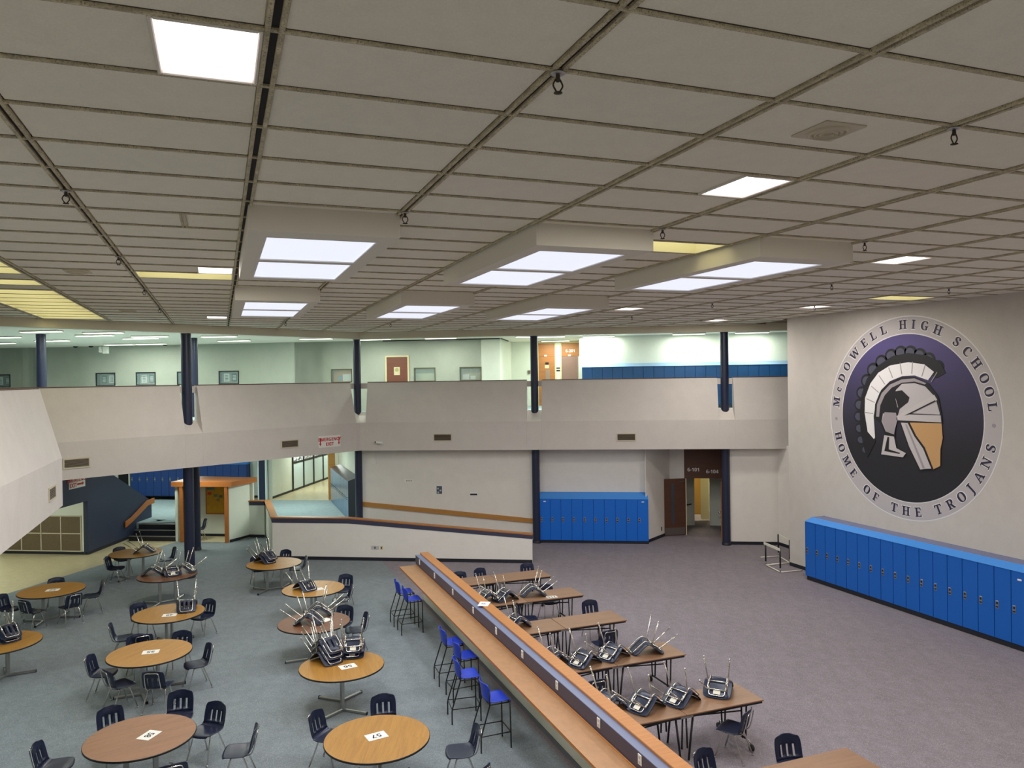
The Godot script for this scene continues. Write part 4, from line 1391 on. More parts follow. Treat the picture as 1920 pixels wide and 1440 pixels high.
# ------------------------------------------------------------------ lobby and corridor
func lobby_and_corridor() -> void:
	var f := structure("floor_lobby")
	var st := new_st()
	prism(st, [Vector2(-3.3 + 0.32 * 3 * S28, -32.4 - 0.32 * 3 * C28), Vector2(-1.2, -32.35), Vector2(0.95, -31.85), Vector2(1.7, -31.1), Vector2(1.7, -27.1), Vector2(4.0, -25.9), Vector2(5.3, -28.35), Vector2(5.3, -35.4), Vector2(2.1, -37.0), Vector2(-14, -45.5), Vector2(-14, -38.5)], 0.001, LOBBY)
	commit(st, "carpet", M.carpet_hall, f)
	st = new_st()
	prism(st, [Vector2(5.3, -35.4), Vector2(2.1, -37.0), Vector2(-2.5, -45.9), Vector2(9.0, -45.9), Vector2(9.0, -35.4)], 0.001, LOBBY)
	commit(st, "terrazzo", M.terrazzo, f)
	var w := structure("wall_lobby")
	var pb := Vector3(1.4, 0, -38.2)
	st = new_st()
	wall_quad(st, pb + U * -16.0, pb + U * 0.35, LOBBY, SOFFIT + 0.1, 0.2, B)
	# corridor: near flank square to the far wall, other flank behind the lockers
	var g0 := Vector3(2.23, 0, -37.42)
	wall_quad(st, g0, g0 + B * 2.3, LOBBY, SOFFIT + 0.1, 0.2, -U)
	wall_quad(st, Vector3(5.08, 0, -28.95), Vector3(5.08, 0, -36.2), LOBBY - 0.5, SOFFIT + 0.1, 0.2, Vector3.RIGHT)
	commit(st, "plaster", M.wall_hall, w)
	st = new_st()
	wall_quad(st, pb + U * -16.0 - B * 0.012, pb + U * 0.35 - B * 0.012, LOBBY, LOBBY + 0.1, 0.012, B)
	wall_quad(st, g0 + U * 0.012, g0 + U * 0.012 + B * 2.3, LOBBY, LOBBY + 0.1, 0.012, -U)
	commit(st, "baseboard", M.base, w)
	st = new_st()
	wall_quad(st, g0 + B * 9.0 - U * 1.0, g0 + B * 9.0 + U * 6.0, LOBBY, SOFFIT + 0.1, 0.2, B)
	commit(st, "corridor_end", M.wall_hall, w)
	# glazed corridor wall: dark mullions, pale lower panels, printed upper panes
	var q := g0 + B * 2.3
	var t := thing("glazed_wall", "glazed corridor wall with black mullions and printed upper panes", "glass wall", q)
	for i in 5:
		st = new_st()
		box(st, B * (i * 1.35) + Vector3(0, (LOBBY + SOFFIT) * 0.5, 0), Vector3(0.1, SOFFIT - LOBBY, 0.1), Basis(B, Vector3.UP, B.cross(Vector3.UP)))
		commit(st, "mullion", M.black, t)
	for i in 4:
		var s0 := i * 1.35 + 0.05
		var s1 := (i + 1) * 1.35 - 0.05
		st = new_st()
		rect_on(st, Vector3.ZERO, B, U, s0, s1, LOBBY + 0.1, 1.85, 0.012)
		commit(st, "lower_panel", M.pale_panel, t)
		st = new_st()
		rect_on(st, Vector3.ZERO, B, U, s0, s1, 1.95, SOFFIT, 0.012)
		commit(st, "upper_pane", print_mat(60 + i), t)
	st = new_st()
	rect_on(st, Vector3.ZERO, B, U, 0.0, 5.4, LOBBY, LOBBY + 0.1, 0.03)
	rect_on(st, Vector3.ZERO, B, U, 0.0, 5.4, 1.85, 1.95, 0.03)
	commit(st, "transom_bar", M.black, t)
	t = thing("corridor_post", "dark navy square post at the mouth of the corridor", "post", Vector3(1.82, LOBBY, -37.35), -0.4887)
	st = new_st()
	box(st, Vector3(0, 1.45, 0), Vector3(0.28, 2.9, 0.28), Basis.IDENTITY, 0.01)
	commit(st, "shaft", M.navy, t)
	for s in [-1.0, 1.0]:
		st = new_st()
		box(st, Vector3(s * 0.18, 1.45, 0.05), Vector3(0.06, 2.9, 0.14))
		commit(st, "side_trim", M.pale_panel, t)
	t = thing("corridor_pier", "tan wood pier at the far end of the corridor lockers", "post", Vector3(4.75, LOBBY, -36.0))
	st = new_st()
	box(st, Vector3(0, 1.45, 0), Vector3(0.3, 2.9, 0.2), Basis.IDENTITY, 0.01)
	commit(st, "shaft", M.rail_wood, t)
	t = thing("corridor_clock_sign", "dark framed notice on the corridor wall above lockers", "sign", Vector3(5.07, 2.75, -29.2))
	st = new_st()
	rect_on(st, Vector3.ZERO, Vector3.FORWARD, Vector3.LEFT, -0.1, 0.3, -0.35, 0.35, 0.03)
	commit(st, "board", M.grime, t)
	# tall dark openings between white posts beside the lockers in the lobby
	t = thing("dark_doorway", "pair of dark openings between pale posts across the lobby", "doorway", pb + U * -6.25)
	for i in 2:
		st = new_st()
		rect_on(st, Vector3.ZERO, U, -B, -0.55 + i * 0.62, 0.0 + i * 0.62, LOBBY, 3.3, 0.01)
		commit(st, "opening", M.black, t)
	for i in 3:
		st = new_st()
		rect_on(st, Vector3.ZERO, U, -B, -0.62 + i * 0.62, -0.55 + i * 0.62, LOBBY, 3.3, 0.06)
		commit(st, "post", M.wall_hall, t)
	for k in [[-1.5, -35.5, "over the near lobby carpet"], [-4.5, -37.8, "deep in the lobby"], [2.9, -34.0, "at the corridor mouth"], [4.6, -39.5, "along the glazed corridor"], [6.5, -43.0, "at the corridor's far end"], [3.2, -29.6, "over the head of the ramp"], [-7.6, -25.6, "before the grille wall"], [-6.2, -14.5, "under the side balcony"], [-8.5, -17.0, "deep under the side balcony"], [-8.0, -29.0, "under the stairs"], [-9.0, -36.0, "behind the stair wall"]]:
		lamp_under("light under the upper floor, " + k[2], Vector3(k[0], 0, k[1]), 1.0)

func print_mat(seed_: int) -> StandardMaterial3D:
	# a black-and-white photographic print
	var im := Image.create(96, 128, true, Image.FORMAT_RGB8)
	var fn := FastNoiseLite.new()
	fn.seed = seed_
	fn.frequency = 0.045
	for y in 128:
		for x in 96:
			var k := fn.get_noise_2d(x, y * 1.3)
			var g := 0.92 if k < 0.02 else (0.5 if k < 0.16 else 0.08)
			if x < 8 or x > 88 or y < 8:
				g = 0.93
			im.set_pixel(x, y, Color(g, g, g * 1.02))
	im.generate_mipmaps()
	var m := sm(Color.WHITE, 0.3)
	m.albedo_texture = ImageTexture.create_from_image(im)
	m.uv1_triplanar = true
	m.uv1_scale = Vector3.ONE * 0.9
	return m

# ------------------------------------------------------------------ ramp and half walls
func ramp() -> void:
	var r := Vector3(9.3, 0, -22.88)
	var out := -B
	var w := structure("wall_ramp")
	var st := new_st()
	var sg := signf(U.cross(Vector3.UP).dot(out))
	sheet(st, r, U, Vector3.UP, [Vector2(-8.74, 0), Vector2(0, 0), Vector2(0, 0.78), Vector2(-6.09, 1.22), Vector2(-8.74, 1.22)], -0.16 * sg)
	commit(st, "plaster", M.wall, w)
	st = new_st()
	sheet(st, r + out * 0.012, U, Vector3.UP, [Vector2(0.012, 0.78), Vector2(-6.09, 1.222), Vector2(-8.752, 1.222), Vector2(-8.752, 1.37), Vector2(-6.09, 1.37), Vector2(0.012, 0.9)], -0.184 * sg)
	commit(st, "navy_band", M.navy_band, w)
	st = new_st()
	sheet(st, r + out * 0.02, U, Vector3.UP, [Vector2(0.02, 0.901), Vector2(-6.09, 1.371), Vector2(-8.76, 1.371), Vector2(-8.76, 1.41), Vector2(-6.09, 1.41), Vector2(0.02, 0.94)], -0.2 * sg)
	commit(st, "wood_cap", M.cap, w)
	st = new_st()
	wall_quad(st, r + U * -8.74 + out * 0.012, r + out * 0.012, 0, 0.11, 0.012, B)
	commit(st, "baseboard", M.base, w)
	# the return along z and the short front piece
	var q := r + U * -8.74
	var x := q.x
	var bits := [["plaster", 0.0, 1.22, 0.14, M.wall_hall], ["navy_band", 1.222, 1.37, 0.16, M.navy_band], ["wood_cap", 1.371, 1.41, 0.24, M.cap]]
	for b in bits:
		st = new_st()
		box(st, Vector3(x + 0.07, (b[1] + b[2]) * 0.5, (q.z - 31.0) * 0.5 - 0.05), Vector3(b[3], b[2] - b[1], -31.0 - q.z if false else absf(-31.0 - q.z) - 0.02))
		commit(st, b[0], b[4], w)
		st = new_st()
		box(st, Vector3(1.28, (b[1] + b[2]) * 0.5, -31.1), Vector3(0.62, b[2] - b[1], b[3]), Basis(U, Vector3.UP, out))
		commit(st, b[0], b[4], w)
	st = new_st()
	box(st, Vector3(x - 0.006, 0.055, (q.z - 31.0) * 0.5), Vector3(0.012, 0.11, absf(-31.0 - q.z)))
	wall_quad(st, Vector3(1.0, 0, -31.22) - B * 0.09, Vector3(1.56, 0, -30.92) - B * 0.09, 0, 0.11, 0.012, B)
	commit(st, "baseboard", M.base, w)
	# sloping walk
	var f := structure("floor_ramp")
	st = new_st()
	var a0 := r + U * -6.09 + B * 0.16
	var a1 := r + B * 0.16
	var b0 := a0 + B * 2.75
	var b1 := a1 + B * 2.75
	var up := Vector3(0, LOBBY, 0)
	quad(st, a0 + up, a1, b1, b0 + up, Vector3.UP)
	quad(st, a0, a0 + up, b0 + up, b0, -U)
	tri(st, a0, a1, a0 + up, out)
	tri(st, b0, b1, b0 + up, B)
	quad(st, a0, a1, b1, b0, Vector3.DOWN)
	commit(st, "carpet", M.carpet_mauve, f)
	for k in [[-5.2, 0.13, "wide pale wall plate low on the ramp wall", M.silver], [-4.98, 0.045, "small dark-rimmed socket low on the ramp wall", M.frame_cream]]:
		var t := thing("wall_socket", k[2], "socket", r + U * k[0] + Vector3(0, 0.43, 0))
		st = new_st()
		rect_on(st, Vector3.ZERO, U, out, -k[1], k[1], -0.06, 0.06, 0.01)
		commit(st, "plate", k[3], t)
		st = new_st()
		rect_on(st, Vector3.ZERO, U, out, -0.02, 0.02, -0.035, 0.035, 0.014)
		commit(st, "socket", M.grime, t)

# ------------------------------------------------------------------ the emblem wall
func mural() -> void:
	var w := structure("wall_mural")
	var st := new_st()
	box(st, Vector3(16.7, 4.0, (8.0 - 19.33) * 0.5), Vector3(0.4, 8.0, 27.33))
	commit(st, "plaster", M.wall_mural, w)
	st = new_st()
	box(st, Vector3(16.494, 0.055, (8.0 - 19.33) * 0.5), Vector3(0.012, 0.11, 27.33))
	box(st, Vector3(16.7, 0.055, -19.336), Vector3(0.4, 0.11, 0.012))
	commit(st, "baseboard", M.base, w)
	var c := Vector3(16.5, 4.78, -14.925)
	var t := thing("wall_emblem", "huge round school emblem with a crested helmet and ring lettering", "emblem", c)
	var ex := Vector3.BACK        # to the viewer's side
	var n := Vector3.LEFT
	var z := 0.0
	var sg := signf(ex.cross(Vector3.UP).dot(n))
	var disc := func(called: String, r: float, depth: float, m: Material) -> void:
		var s := new_st()
		var p := []
		for i in 96:
			p.append(Vector2(cos(TAU * i / 96), sin(TAU * i / 96)) * r)
		sheet(s, n * depth, ex, Vector3.UP, p, 0.003 * sg)
		commit(s, called, m, t)
	disc.call("outer_ring", 2.63, 0.0, M.white_print)
	disc.call("silver_ring", 2.6, 0.003, ring_print())
	disc.call("inner_rim", 2.18, 0.006, M.white_print)
	disc.call("field", 2.155, 0.009, field_print())
	# lettering round the ring
	var top := "McDOWELLHIGHSCHOOL"
	var pa := [[5.14, -17.31], [5.51, -17.24], [5.83, -17.1], [6.15, -16.92], [6.5, -16.63], [6.77, -16.28], [6.93, -15.96], [7.07, -15.62], [7.17, -15.0], [7.17, -14.67], [7.12, -14.34], [7.0, -13.96], [6.69, -13.42], [6.44, -13.17], [6.16, -12.92], [5.8, -12.73], [5.49, -12.6], [5.15, -12.51]]
	var low := "HOMEOFTHETROJANS"
	var pb := [[4.17, -17.26], [3.83, -17.15], [3.49, -16.94], [3.18, -16.7], [2.78, -16.23], [2.62, -15.93], [2.42, -15.33], [2.4, -14.96], [2.41, -14.59], [2.56, -13.99], [2.72, -13.65], [2.95, -13.35], [3.18, -13.09], [3.46, -12.86], [3.82, -12.68], [4.18, -12.56]]
	for g in [[top, pa, 1.0], [low, pb, -1.0]]:
		for i in g[0].length():
			var a := atan2(g[1][i][0] - 4.78, g[1][i][1] + 14.925)
			var rad := Vector2(cos(a), sin(a))
			var upv: Vector3 = (ex * rad.x + Vector3.UP * rad.y) * g[2]
			var rt := upv.cross(n)
			var at := (ex * rad.x + Vector3.UP * rad.y) * 2.4
			var big := 0.235 if g[0][i] != "c" else 0.2
			var bs := Basis(rt, upv, n)
			var mesh := text_mesh(g[0][i], big, true, 0.003)
			var l := place(mesh, "letter", M.ink_purple, t, Transform3D(bs, at + n * 0.012))
			place(mesh, "letter_outline", M.white_print, l, Transform3D(Basis.from_scale(Vector3(1.22, 1.14, 0.9)), Vector3(0, 0, -0.003)))
	for a in [2.6, -0.05]:
		var s := new_st()
		var p := []
		for i in 16:
			p.append(Vector2(cos(TAU * i / 16), sin(TAU * i / 16)) * 0.045)
		var aa := PI + 0.05 if a > 1 else -0.03
		sheet(s, n * 0.007 + (ex * cos(aa) + Vector3.UP * sin(aa)) * 2.4, ex, Vector3.UP, p, 0.003 * sg)
		commit(s, "dot", M.grey_print, t)
	# a plain crested helmet; outline points are in the picture's own plane, scaled to the field
	var conv := func(q: Array) -> Array:
		var o := []
		for p in q:
			o.append(Vector2((p[0] - 581.0) / 447.0 * 2.155, (721.0 - p[1]) / 531.0 * 2.155))
		return o
	var depth := 0.013
	var piece := func(called: String, q: Array, m: Material, lay: int) -> void:
		var s := new_st()
		sheet(s, n * (depth + lay * 0.003), ex, Vector3.UP, conv.call(q), 0.003 * sg)
		commit(s, called, m, t)
	# plume lobes
	var lobes := [[302, 950, 30], [272, 885, 34], [262, 808, 37], [258, 728, 40], [264, 648, 42], [282, 566, 45], [320, 486, 48], [366, 414, 50], [424, 362, 48], [490, 324, 47], [552, 306, 45], [614, 308, 45], [672, 326, 44], [726, 354, 43], [780, 400, 40]]
	for l in lobes:
		var q := []
		var q2 := []
		for i in 18:
			var a := TAU * i / 18
			q.append([l[0] + cos(a) * l[2] * 0.92, l[1] + sin(a) * l[2]])
			q2.append([l[0] + cos(a) * l[2] * 0.62 - 3, l[1] + sin(a) * l[2] * 0.66])
		piece.call("plume_lobe", q, M.black_print, 0)
		piece.call("plume_shine", q2, M.slate_print, 1)
	piece.call("plume_band", [[318, 1000], [380, 880], [350, 860], [330, 700], [350, 560], [430, 450], [540, 400], [690, 410], [770, 470], [825, 440], [800, 380], [720, 330], [600, 310], [500, 325], [400, 385], [320, 470], [280, 580], [265, 700], [270, 830], [300, 960]], M.black_print, 2)
	piece.call("crest", [[366, 872], [322, 826], [302, 700], [306, 600], [346, 502], [402, 432], [482, 386], [602, 368], [700, 384], [758, 432], [722, 482], [640, 452], [560, 456], [480, 488], [420, 545], [385, 620], [366, 720], [374, 860]], M.white_print, 3)
	for i in 9:
		var a := PI * (0.98 - i * 0.085)
		var ca := cos(a)
		var sa := sin(a)
		piece.call("crest_line", [[600 + ca * 300 - sa * 2, 720 - sa * 355 - ca * 2], [600 + ca * 238 - sa * 2, 720 - sa * 280 - ca * 2], [600 + ca * 238 + sa * 3, 720 - sa * 280 + ca * 3], [600 + ca * 300 + sa * 3, 720 - sa * 355 + ca * 3]], M.grey_print, 4)
	piece.call("helmet_edge", [[370, 735], [378, 640], [412, 560], [470, 500], [560, 462], [640, 460], [725, 500], [782, 580], [802, 690], [806, 742], [600, 745], [520, 745], [512, 850], [440, 830], [410, 760]], M.black_print, 4)
	piece.call("helmet_band", [[385, 722], [392, 640], [425, 565], [480, 510], [560, 476], [640, 470], [712, 500], [704, 508], [640, 490], [560, 498], [492, 530], [445, 580], [415, 645], [405, 722]], M.grey_print, 5)
	piece.call("helmet_bowl", [[520, 545], [560, 505], [640, 500], [705, 520], [765, 585], [790, 680], [790, 690], [600, 690], [530, 715], [524, 740], [505, 830], [450, 815], [422, 750], [440, 665], [530, 655], [515, 590]], M.grey_light, 5)
	piece.call("bowl_shade", [[430, 690], [440, 660], [535, 655], [520, 600], [470, 590], [478, 560], [560, 545], [608, 590], [600, 620], [545, 665], [528, 720], [470, 740]], M.black_print, 6)
	piece.call("bowl_plate", [[425, 745], [445, 690], [520, 690], [530, 735], [505, 825], [452, 812]], M.grey_print, 7)
	piece.call("visor", [[524, 712], [760, 570], [778, 602], [606, 697], [796, 694], [800, 736], [524, 738]], M.silver, 7)
	piece.call("visor_line", [[575, 706], [606, 697], [770, 610], [764, 604]], M.black_print, 8)
	piece.call("face_plate", [[608, 748], [800, 742], [806, 830], [792, 900], [790, 1000], [748, 1026], [694, 900], [640, 836]], M.bronze_print, 5)
	piece.call("cheek_edge", [[540, 745], [606, 745], [648, 828], [700, 896], [752, 1028], [700, 1036], [664, 1046], [592, 900]], M.black_print, 6)
	piece.call("cheek_guard", [[552, 752], [596, 752], [636, 832], [690, 904], [738, 1022], [700, 1028], [672, 1036], [604, 900]], M.silver, 7)
	piece.call("cheek_line", [[580, 760], [590, 760], [700, 1024], [688, 1028]], M.grey_print, 8)
	piece.call("neck_guard", [[440, 840], [505, 845], [520, 918], [582, 944], [562, 972], [418, 968]], M.silver, 6)
	piece.call("neck_line", [[462, 850], [474, 850], [470, 930], [545, 946], [540, 952], [440, 944]], M.black_print, 7)

func ring_print() -> StandardMaterial3D:
	# brushed silver print: broad bands of lighter and darker grey round the ring
	return sm(c8(190, 184, 184), 0.6)

func field_print() -> StandardMaterial3D:
	# violet ink at the top of the disc running to black ink at the foot, as printed
	var im := Image.create(8, 256, true, Image.FORMAT_RGB8)
	for y in 256:
		var k := clampf((y / 255.0 - 0.06) / 0.62, 0, 1)
		var c := c8(82, 72, 128).lerp(c8(30, 29, 36), k)
		for x in 8:
			im.set_pixel(x, y, c)
	im.generate_mipmaps()
	var m := sm(Color.WHITE, 0.6)
	m.albedo_texture = ImageTexture.create_from_image(im)
	m.uv1_triplanar = true
	m.uv1_scale = Vector3(0.2, 1.0 / 4.31, 0.2)
	m.uv1_offset = Vector3(0, 0.5, 0)
	return m

# ------------------------------------------------------------------ lockers
func make_locker(h: float, m: Material, handle: float, detail := true) -> Node3D:
	# front faces +z, base at the origin, 0.387 wide
	var t := Node3D.new()
	var st := new_st()
	box(st, Vector3(0, h * 0.5, -0.2), Vector3(0.385, h, 0.36))
	commit(st, "body", m, t)
	st = new_st()
	box(st, Vector3(0, h * 0.5, -0.008), Vector3(0.373, h - 0.02, 0.02), Basis.IDENTITY, 0.004)
	var d := commit(st, "door", m, t)
	if detail:
		st = new_st()
		box(st, Vector3(-0.125, handle, 0.004), Vector3(0.07, 0.17, 0.008), Basis.IDENTITY, 0.003)
		var p := commit(st, "latch_plate", M.chrome_dull, d)
		st = new_st()
		box(st, Vector3(-0.125, handle + 0.035, 0.012), Vector3(0.036, 0.05, 0.014), Basis.IDENTITY, 0.004)
		commit(st, "latch", M.dark, p)
		st = new_st()
		box(st, Vector3(-0.125, handle - 0.045, 0.012), Vector3(0.05, 0.03, 0.012), Basis.IDENTITY, 0.004)
		commit(st, "lift_handle", M.dark, p)
	return t

func bank(proto: Node3D, n: int, at: Vector3, ex: Vector3, out: Vector3, label: String, group: String, plates := []) -> void:
	for i in n:
		var o: Node3D = proto.duplicate()
		o.name = nm("locker")
		add_child(o)
		o.position = at + ex * (0.387 * (i + 0.5))
		o.rotation.y = atan2(out.x, out.z)
		tag(o, "%s locker %s" % [ORD[i], label], "locker", group)
		if i in plates:
			var st := new_st()
			box(st, Vector3(0, 1.4, 0.006), Vector3(0.09, 0.035, 0.008))
			commit(st, "number_tag", M.paper, o)

func top_run(called_label: String, at: Vector3, ex: Vector3, out: Vector3, len_: float, prof: Array, m: Material, flat: Array, mf: Material) -> void:
	var t := thing("sloped_ledge", called_label, "ledge", Vector3.ZERO)
	var st := new_st()
	extr(st, at, ex, out, prof, 0.0, len_)
	commit(st, "slope", m, t)
	if flat.size() > 0:
		st = new_st()
		extr(st, at, ex, out, flat, 0.0, len_)
		commit(st, "flat", mf, t)

func plinth(label: String, at: Vector3, ex: Vector3, out: Vector3, len_: float, h: float, depth: float) -> void:
	var t := thing("locker_plinth", label, "plinth", Vector3.ZERO)
	var st := new_st()
	extr(st, at, ex, out, [Vector2(-0.04, 0), Vector2(-0.04, h), Vector2(-depth, h), Vector2(-depth, 0)], 0.0, len_)
	commit(st, "board", M.base, t)

func lockers() -> void:
	# along the mural wall
	var P := Vector3(15.78, 0, -17.82)
	var pr := make_locker(1.57, M.blue, 0.74)
	bank(pr, 22, P + Vector3(0, 0.12, 0), Vector3.BACK, Vector3.LEFT, "from the hurdles in the blue row under the emblem", "blue lockers under the emblem", [16])
	pr.free()
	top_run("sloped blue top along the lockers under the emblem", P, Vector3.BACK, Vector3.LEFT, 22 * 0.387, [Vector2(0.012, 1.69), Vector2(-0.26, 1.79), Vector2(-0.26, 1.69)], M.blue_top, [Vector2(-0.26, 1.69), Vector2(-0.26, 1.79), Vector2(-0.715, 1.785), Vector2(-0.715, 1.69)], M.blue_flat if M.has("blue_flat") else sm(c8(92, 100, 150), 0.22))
	plinth("black plinth under the locker row below the emblem", P, Vector3.BACK, Vector3.LEFT, 22 * 0.387, 0.12, 0.7)
	var eb := thing("locker_end_panel", "blue end panel of the locker row beside the hurdles", "panel", P)
	var st := new_st()
	sheet(st, Vector3(0, 0, -0.015), Vector3.RIGHT, Vector3.UP, [Vector2(0, 0.12), Vector2(0.71, 0.12), Vector2(0.71, 1.79), Vector2(0.26, 1.79), Vector2(0.0, 1.69)], 0.014)
	commit(st, "panel", M.blue, eb)
	# far bank beside the ramp's end
	P = Vector3(10.66, 0, -25.61) + U * 0.05
	pr = make_locker(1.49, M.blue2, 0.75)
	bank(pr, 10, P + Vector3(0, 0.1, 0), U, -B, "from the ramp in the blue bank below the far balcony", "blue lockers below the far balcony", [0, 9])
	pr.free()
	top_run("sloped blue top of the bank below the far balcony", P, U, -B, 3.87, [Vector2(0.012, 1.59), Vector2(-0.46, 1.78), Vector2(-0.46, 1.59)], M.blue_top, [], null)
	plinth("black plinth of the locker bank below the far balcony", P, U, -B, 3.87, 0.1, 0.4)
	# upper hall
	P = Vector3(6.6, DECK, -30.6) + U * 7.5 - B * 0.42
	pr = make_locker(1.5, M.blue_hall, 0.8, false)
	bank(pr, 20, P + Vector3(0, 0.1, 0), U, -B, "from the oak doors in the upper hall row", "blue lockers in the upper hall")
	pr.free()
	var q := [Vector2(0.012, DECK + 1.6), Vector2(-0.42, DECK + 1.73), Vector2(-0.42, DECK + 1.6)]
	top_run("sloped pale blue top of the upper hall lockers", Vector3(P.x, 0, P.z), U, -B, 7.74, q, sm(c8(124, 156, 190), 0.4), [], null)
	# corridor behind the ramp
	P = Vector3(4.62, LOBBY, -35.35)
	pr = make_locker(1.52, sm(c8(70, 104, 142), 0.18), 0.8)
	bank(pr, 13, P, Vector3.BACK, Vector3.LEFT, "from the far end of the glossy corridor row", "glossy lockers in the corridor")
	pr.free()
	top_run("dark top of the corridor lockers", Vector3(4.62, 0, -35.35), Vector3.BACK, Vector3.LEFT, 13 * 0.387, [Vector2(0.012, LOBBY + 1.52), Vector2(-0.44, LOBBY + 1.66), Vector2(-0.44, LOBBY + 1.52)], sm(c8(70, 66, 78), 0.3), [], null)
	eb = thing("locker_end_panel", "dark navy end panel of the corridor lockers beside the column", "panel", Vector3(4.62, LOBBY, -30.3))
	st = new_st()
	sheet(st, Vector3.ZERO, Vector3.RIGHT, Vector3.UP, [Vector2(0, 0), Vector2(0.45, 0), Vector2(0.45, 1.66), Vector2(0.0, 1.52)], 0.02)
	commit(st, "panel", M.base, eb)
	# lobby
	var pb := Vector3(1.4, LOBBY, -38.2) - B * 0.42
	pr = make_locker(1.5, M.blue_dark, 0.8)
	bank(pr, 15, pb + U * -5.9 + Vector3(0, 0.1, 0), U, -B, "from the dark openings in the dark blue lobby row", "dark blue lockers across the lobby")
	pr.free()
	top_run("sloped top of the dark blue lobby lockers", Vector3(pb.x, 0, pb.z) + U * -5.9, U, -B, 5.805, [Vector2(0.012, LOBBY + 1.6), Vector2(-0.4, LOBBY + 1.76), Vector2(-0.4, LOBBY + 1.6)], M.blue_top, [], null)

# ------------------------------------------------------------------ hurdles
func hurdle(label: String, a: Vector3, b: Vector3, leg: Vector3) -> void:
	var t := thing("hurdle", label, "hurdle", a, 0, "track hurdles by the mural wall")
	var d := b - a
	for p in [Vector3.ZERO, d]:
		var st := new_st(true)
		tube(st, [p + Vector3(0, 0.02, 0), p + Vector3(0, 0.16, 0)], 0.019, 8)
		var post := commit(st, "post", M.chrome_dull, t)
		st = new_st(true)
		tube(st, [p + Vector3(0, 0.14, 0), p + Vector3(0, 0.74, 0)], 0.024, 8)
		commit(st, "sleeve", M.black, post)
		st = new_st(true)
		tube(st, [p + Vector3(0, 0.022, 0), p + leg + Vector3(0, 0.022, 0)], 0.02, 8)
		commit(st, "foot_bar", M.label, t)
	var st2 := new_st(true)
	tube(st2, [Vector3(0, 0.03, 0), d + Vector3(0, 0.03, 0)], 0.018, 8)
	commit(st2, "base_bar", M.label, t)
	st2 = new_st()
	var ex := d.normalized()
	box(st2, d * 0.5 + Vector3(0, 0.7, 0) - leg.normalized() * 0.03, Vector3(d.length() + 0.1, 0.08, 0.02), Basis(ex, Vector3.UP, ex.cross(Vector3.UP)), 0.004)
	commit(st2, "top_board", M.label, t)

func hurdles() -> void:
	hurdle("white-topped track hurdle standing in front of the mural wall end", Vector3(15.62, 0, -18.72), Vector3(15.8, 0, -19.6), Vector3(0.74, 0, 0.08))
	hurdle("white-topped track hurdle half hidden behind the mural wall end", Vector3(16.66, 0, -19.52), Vector3(16.95, 0, -20.4), Vector3(-0.62, 0, -0.1))

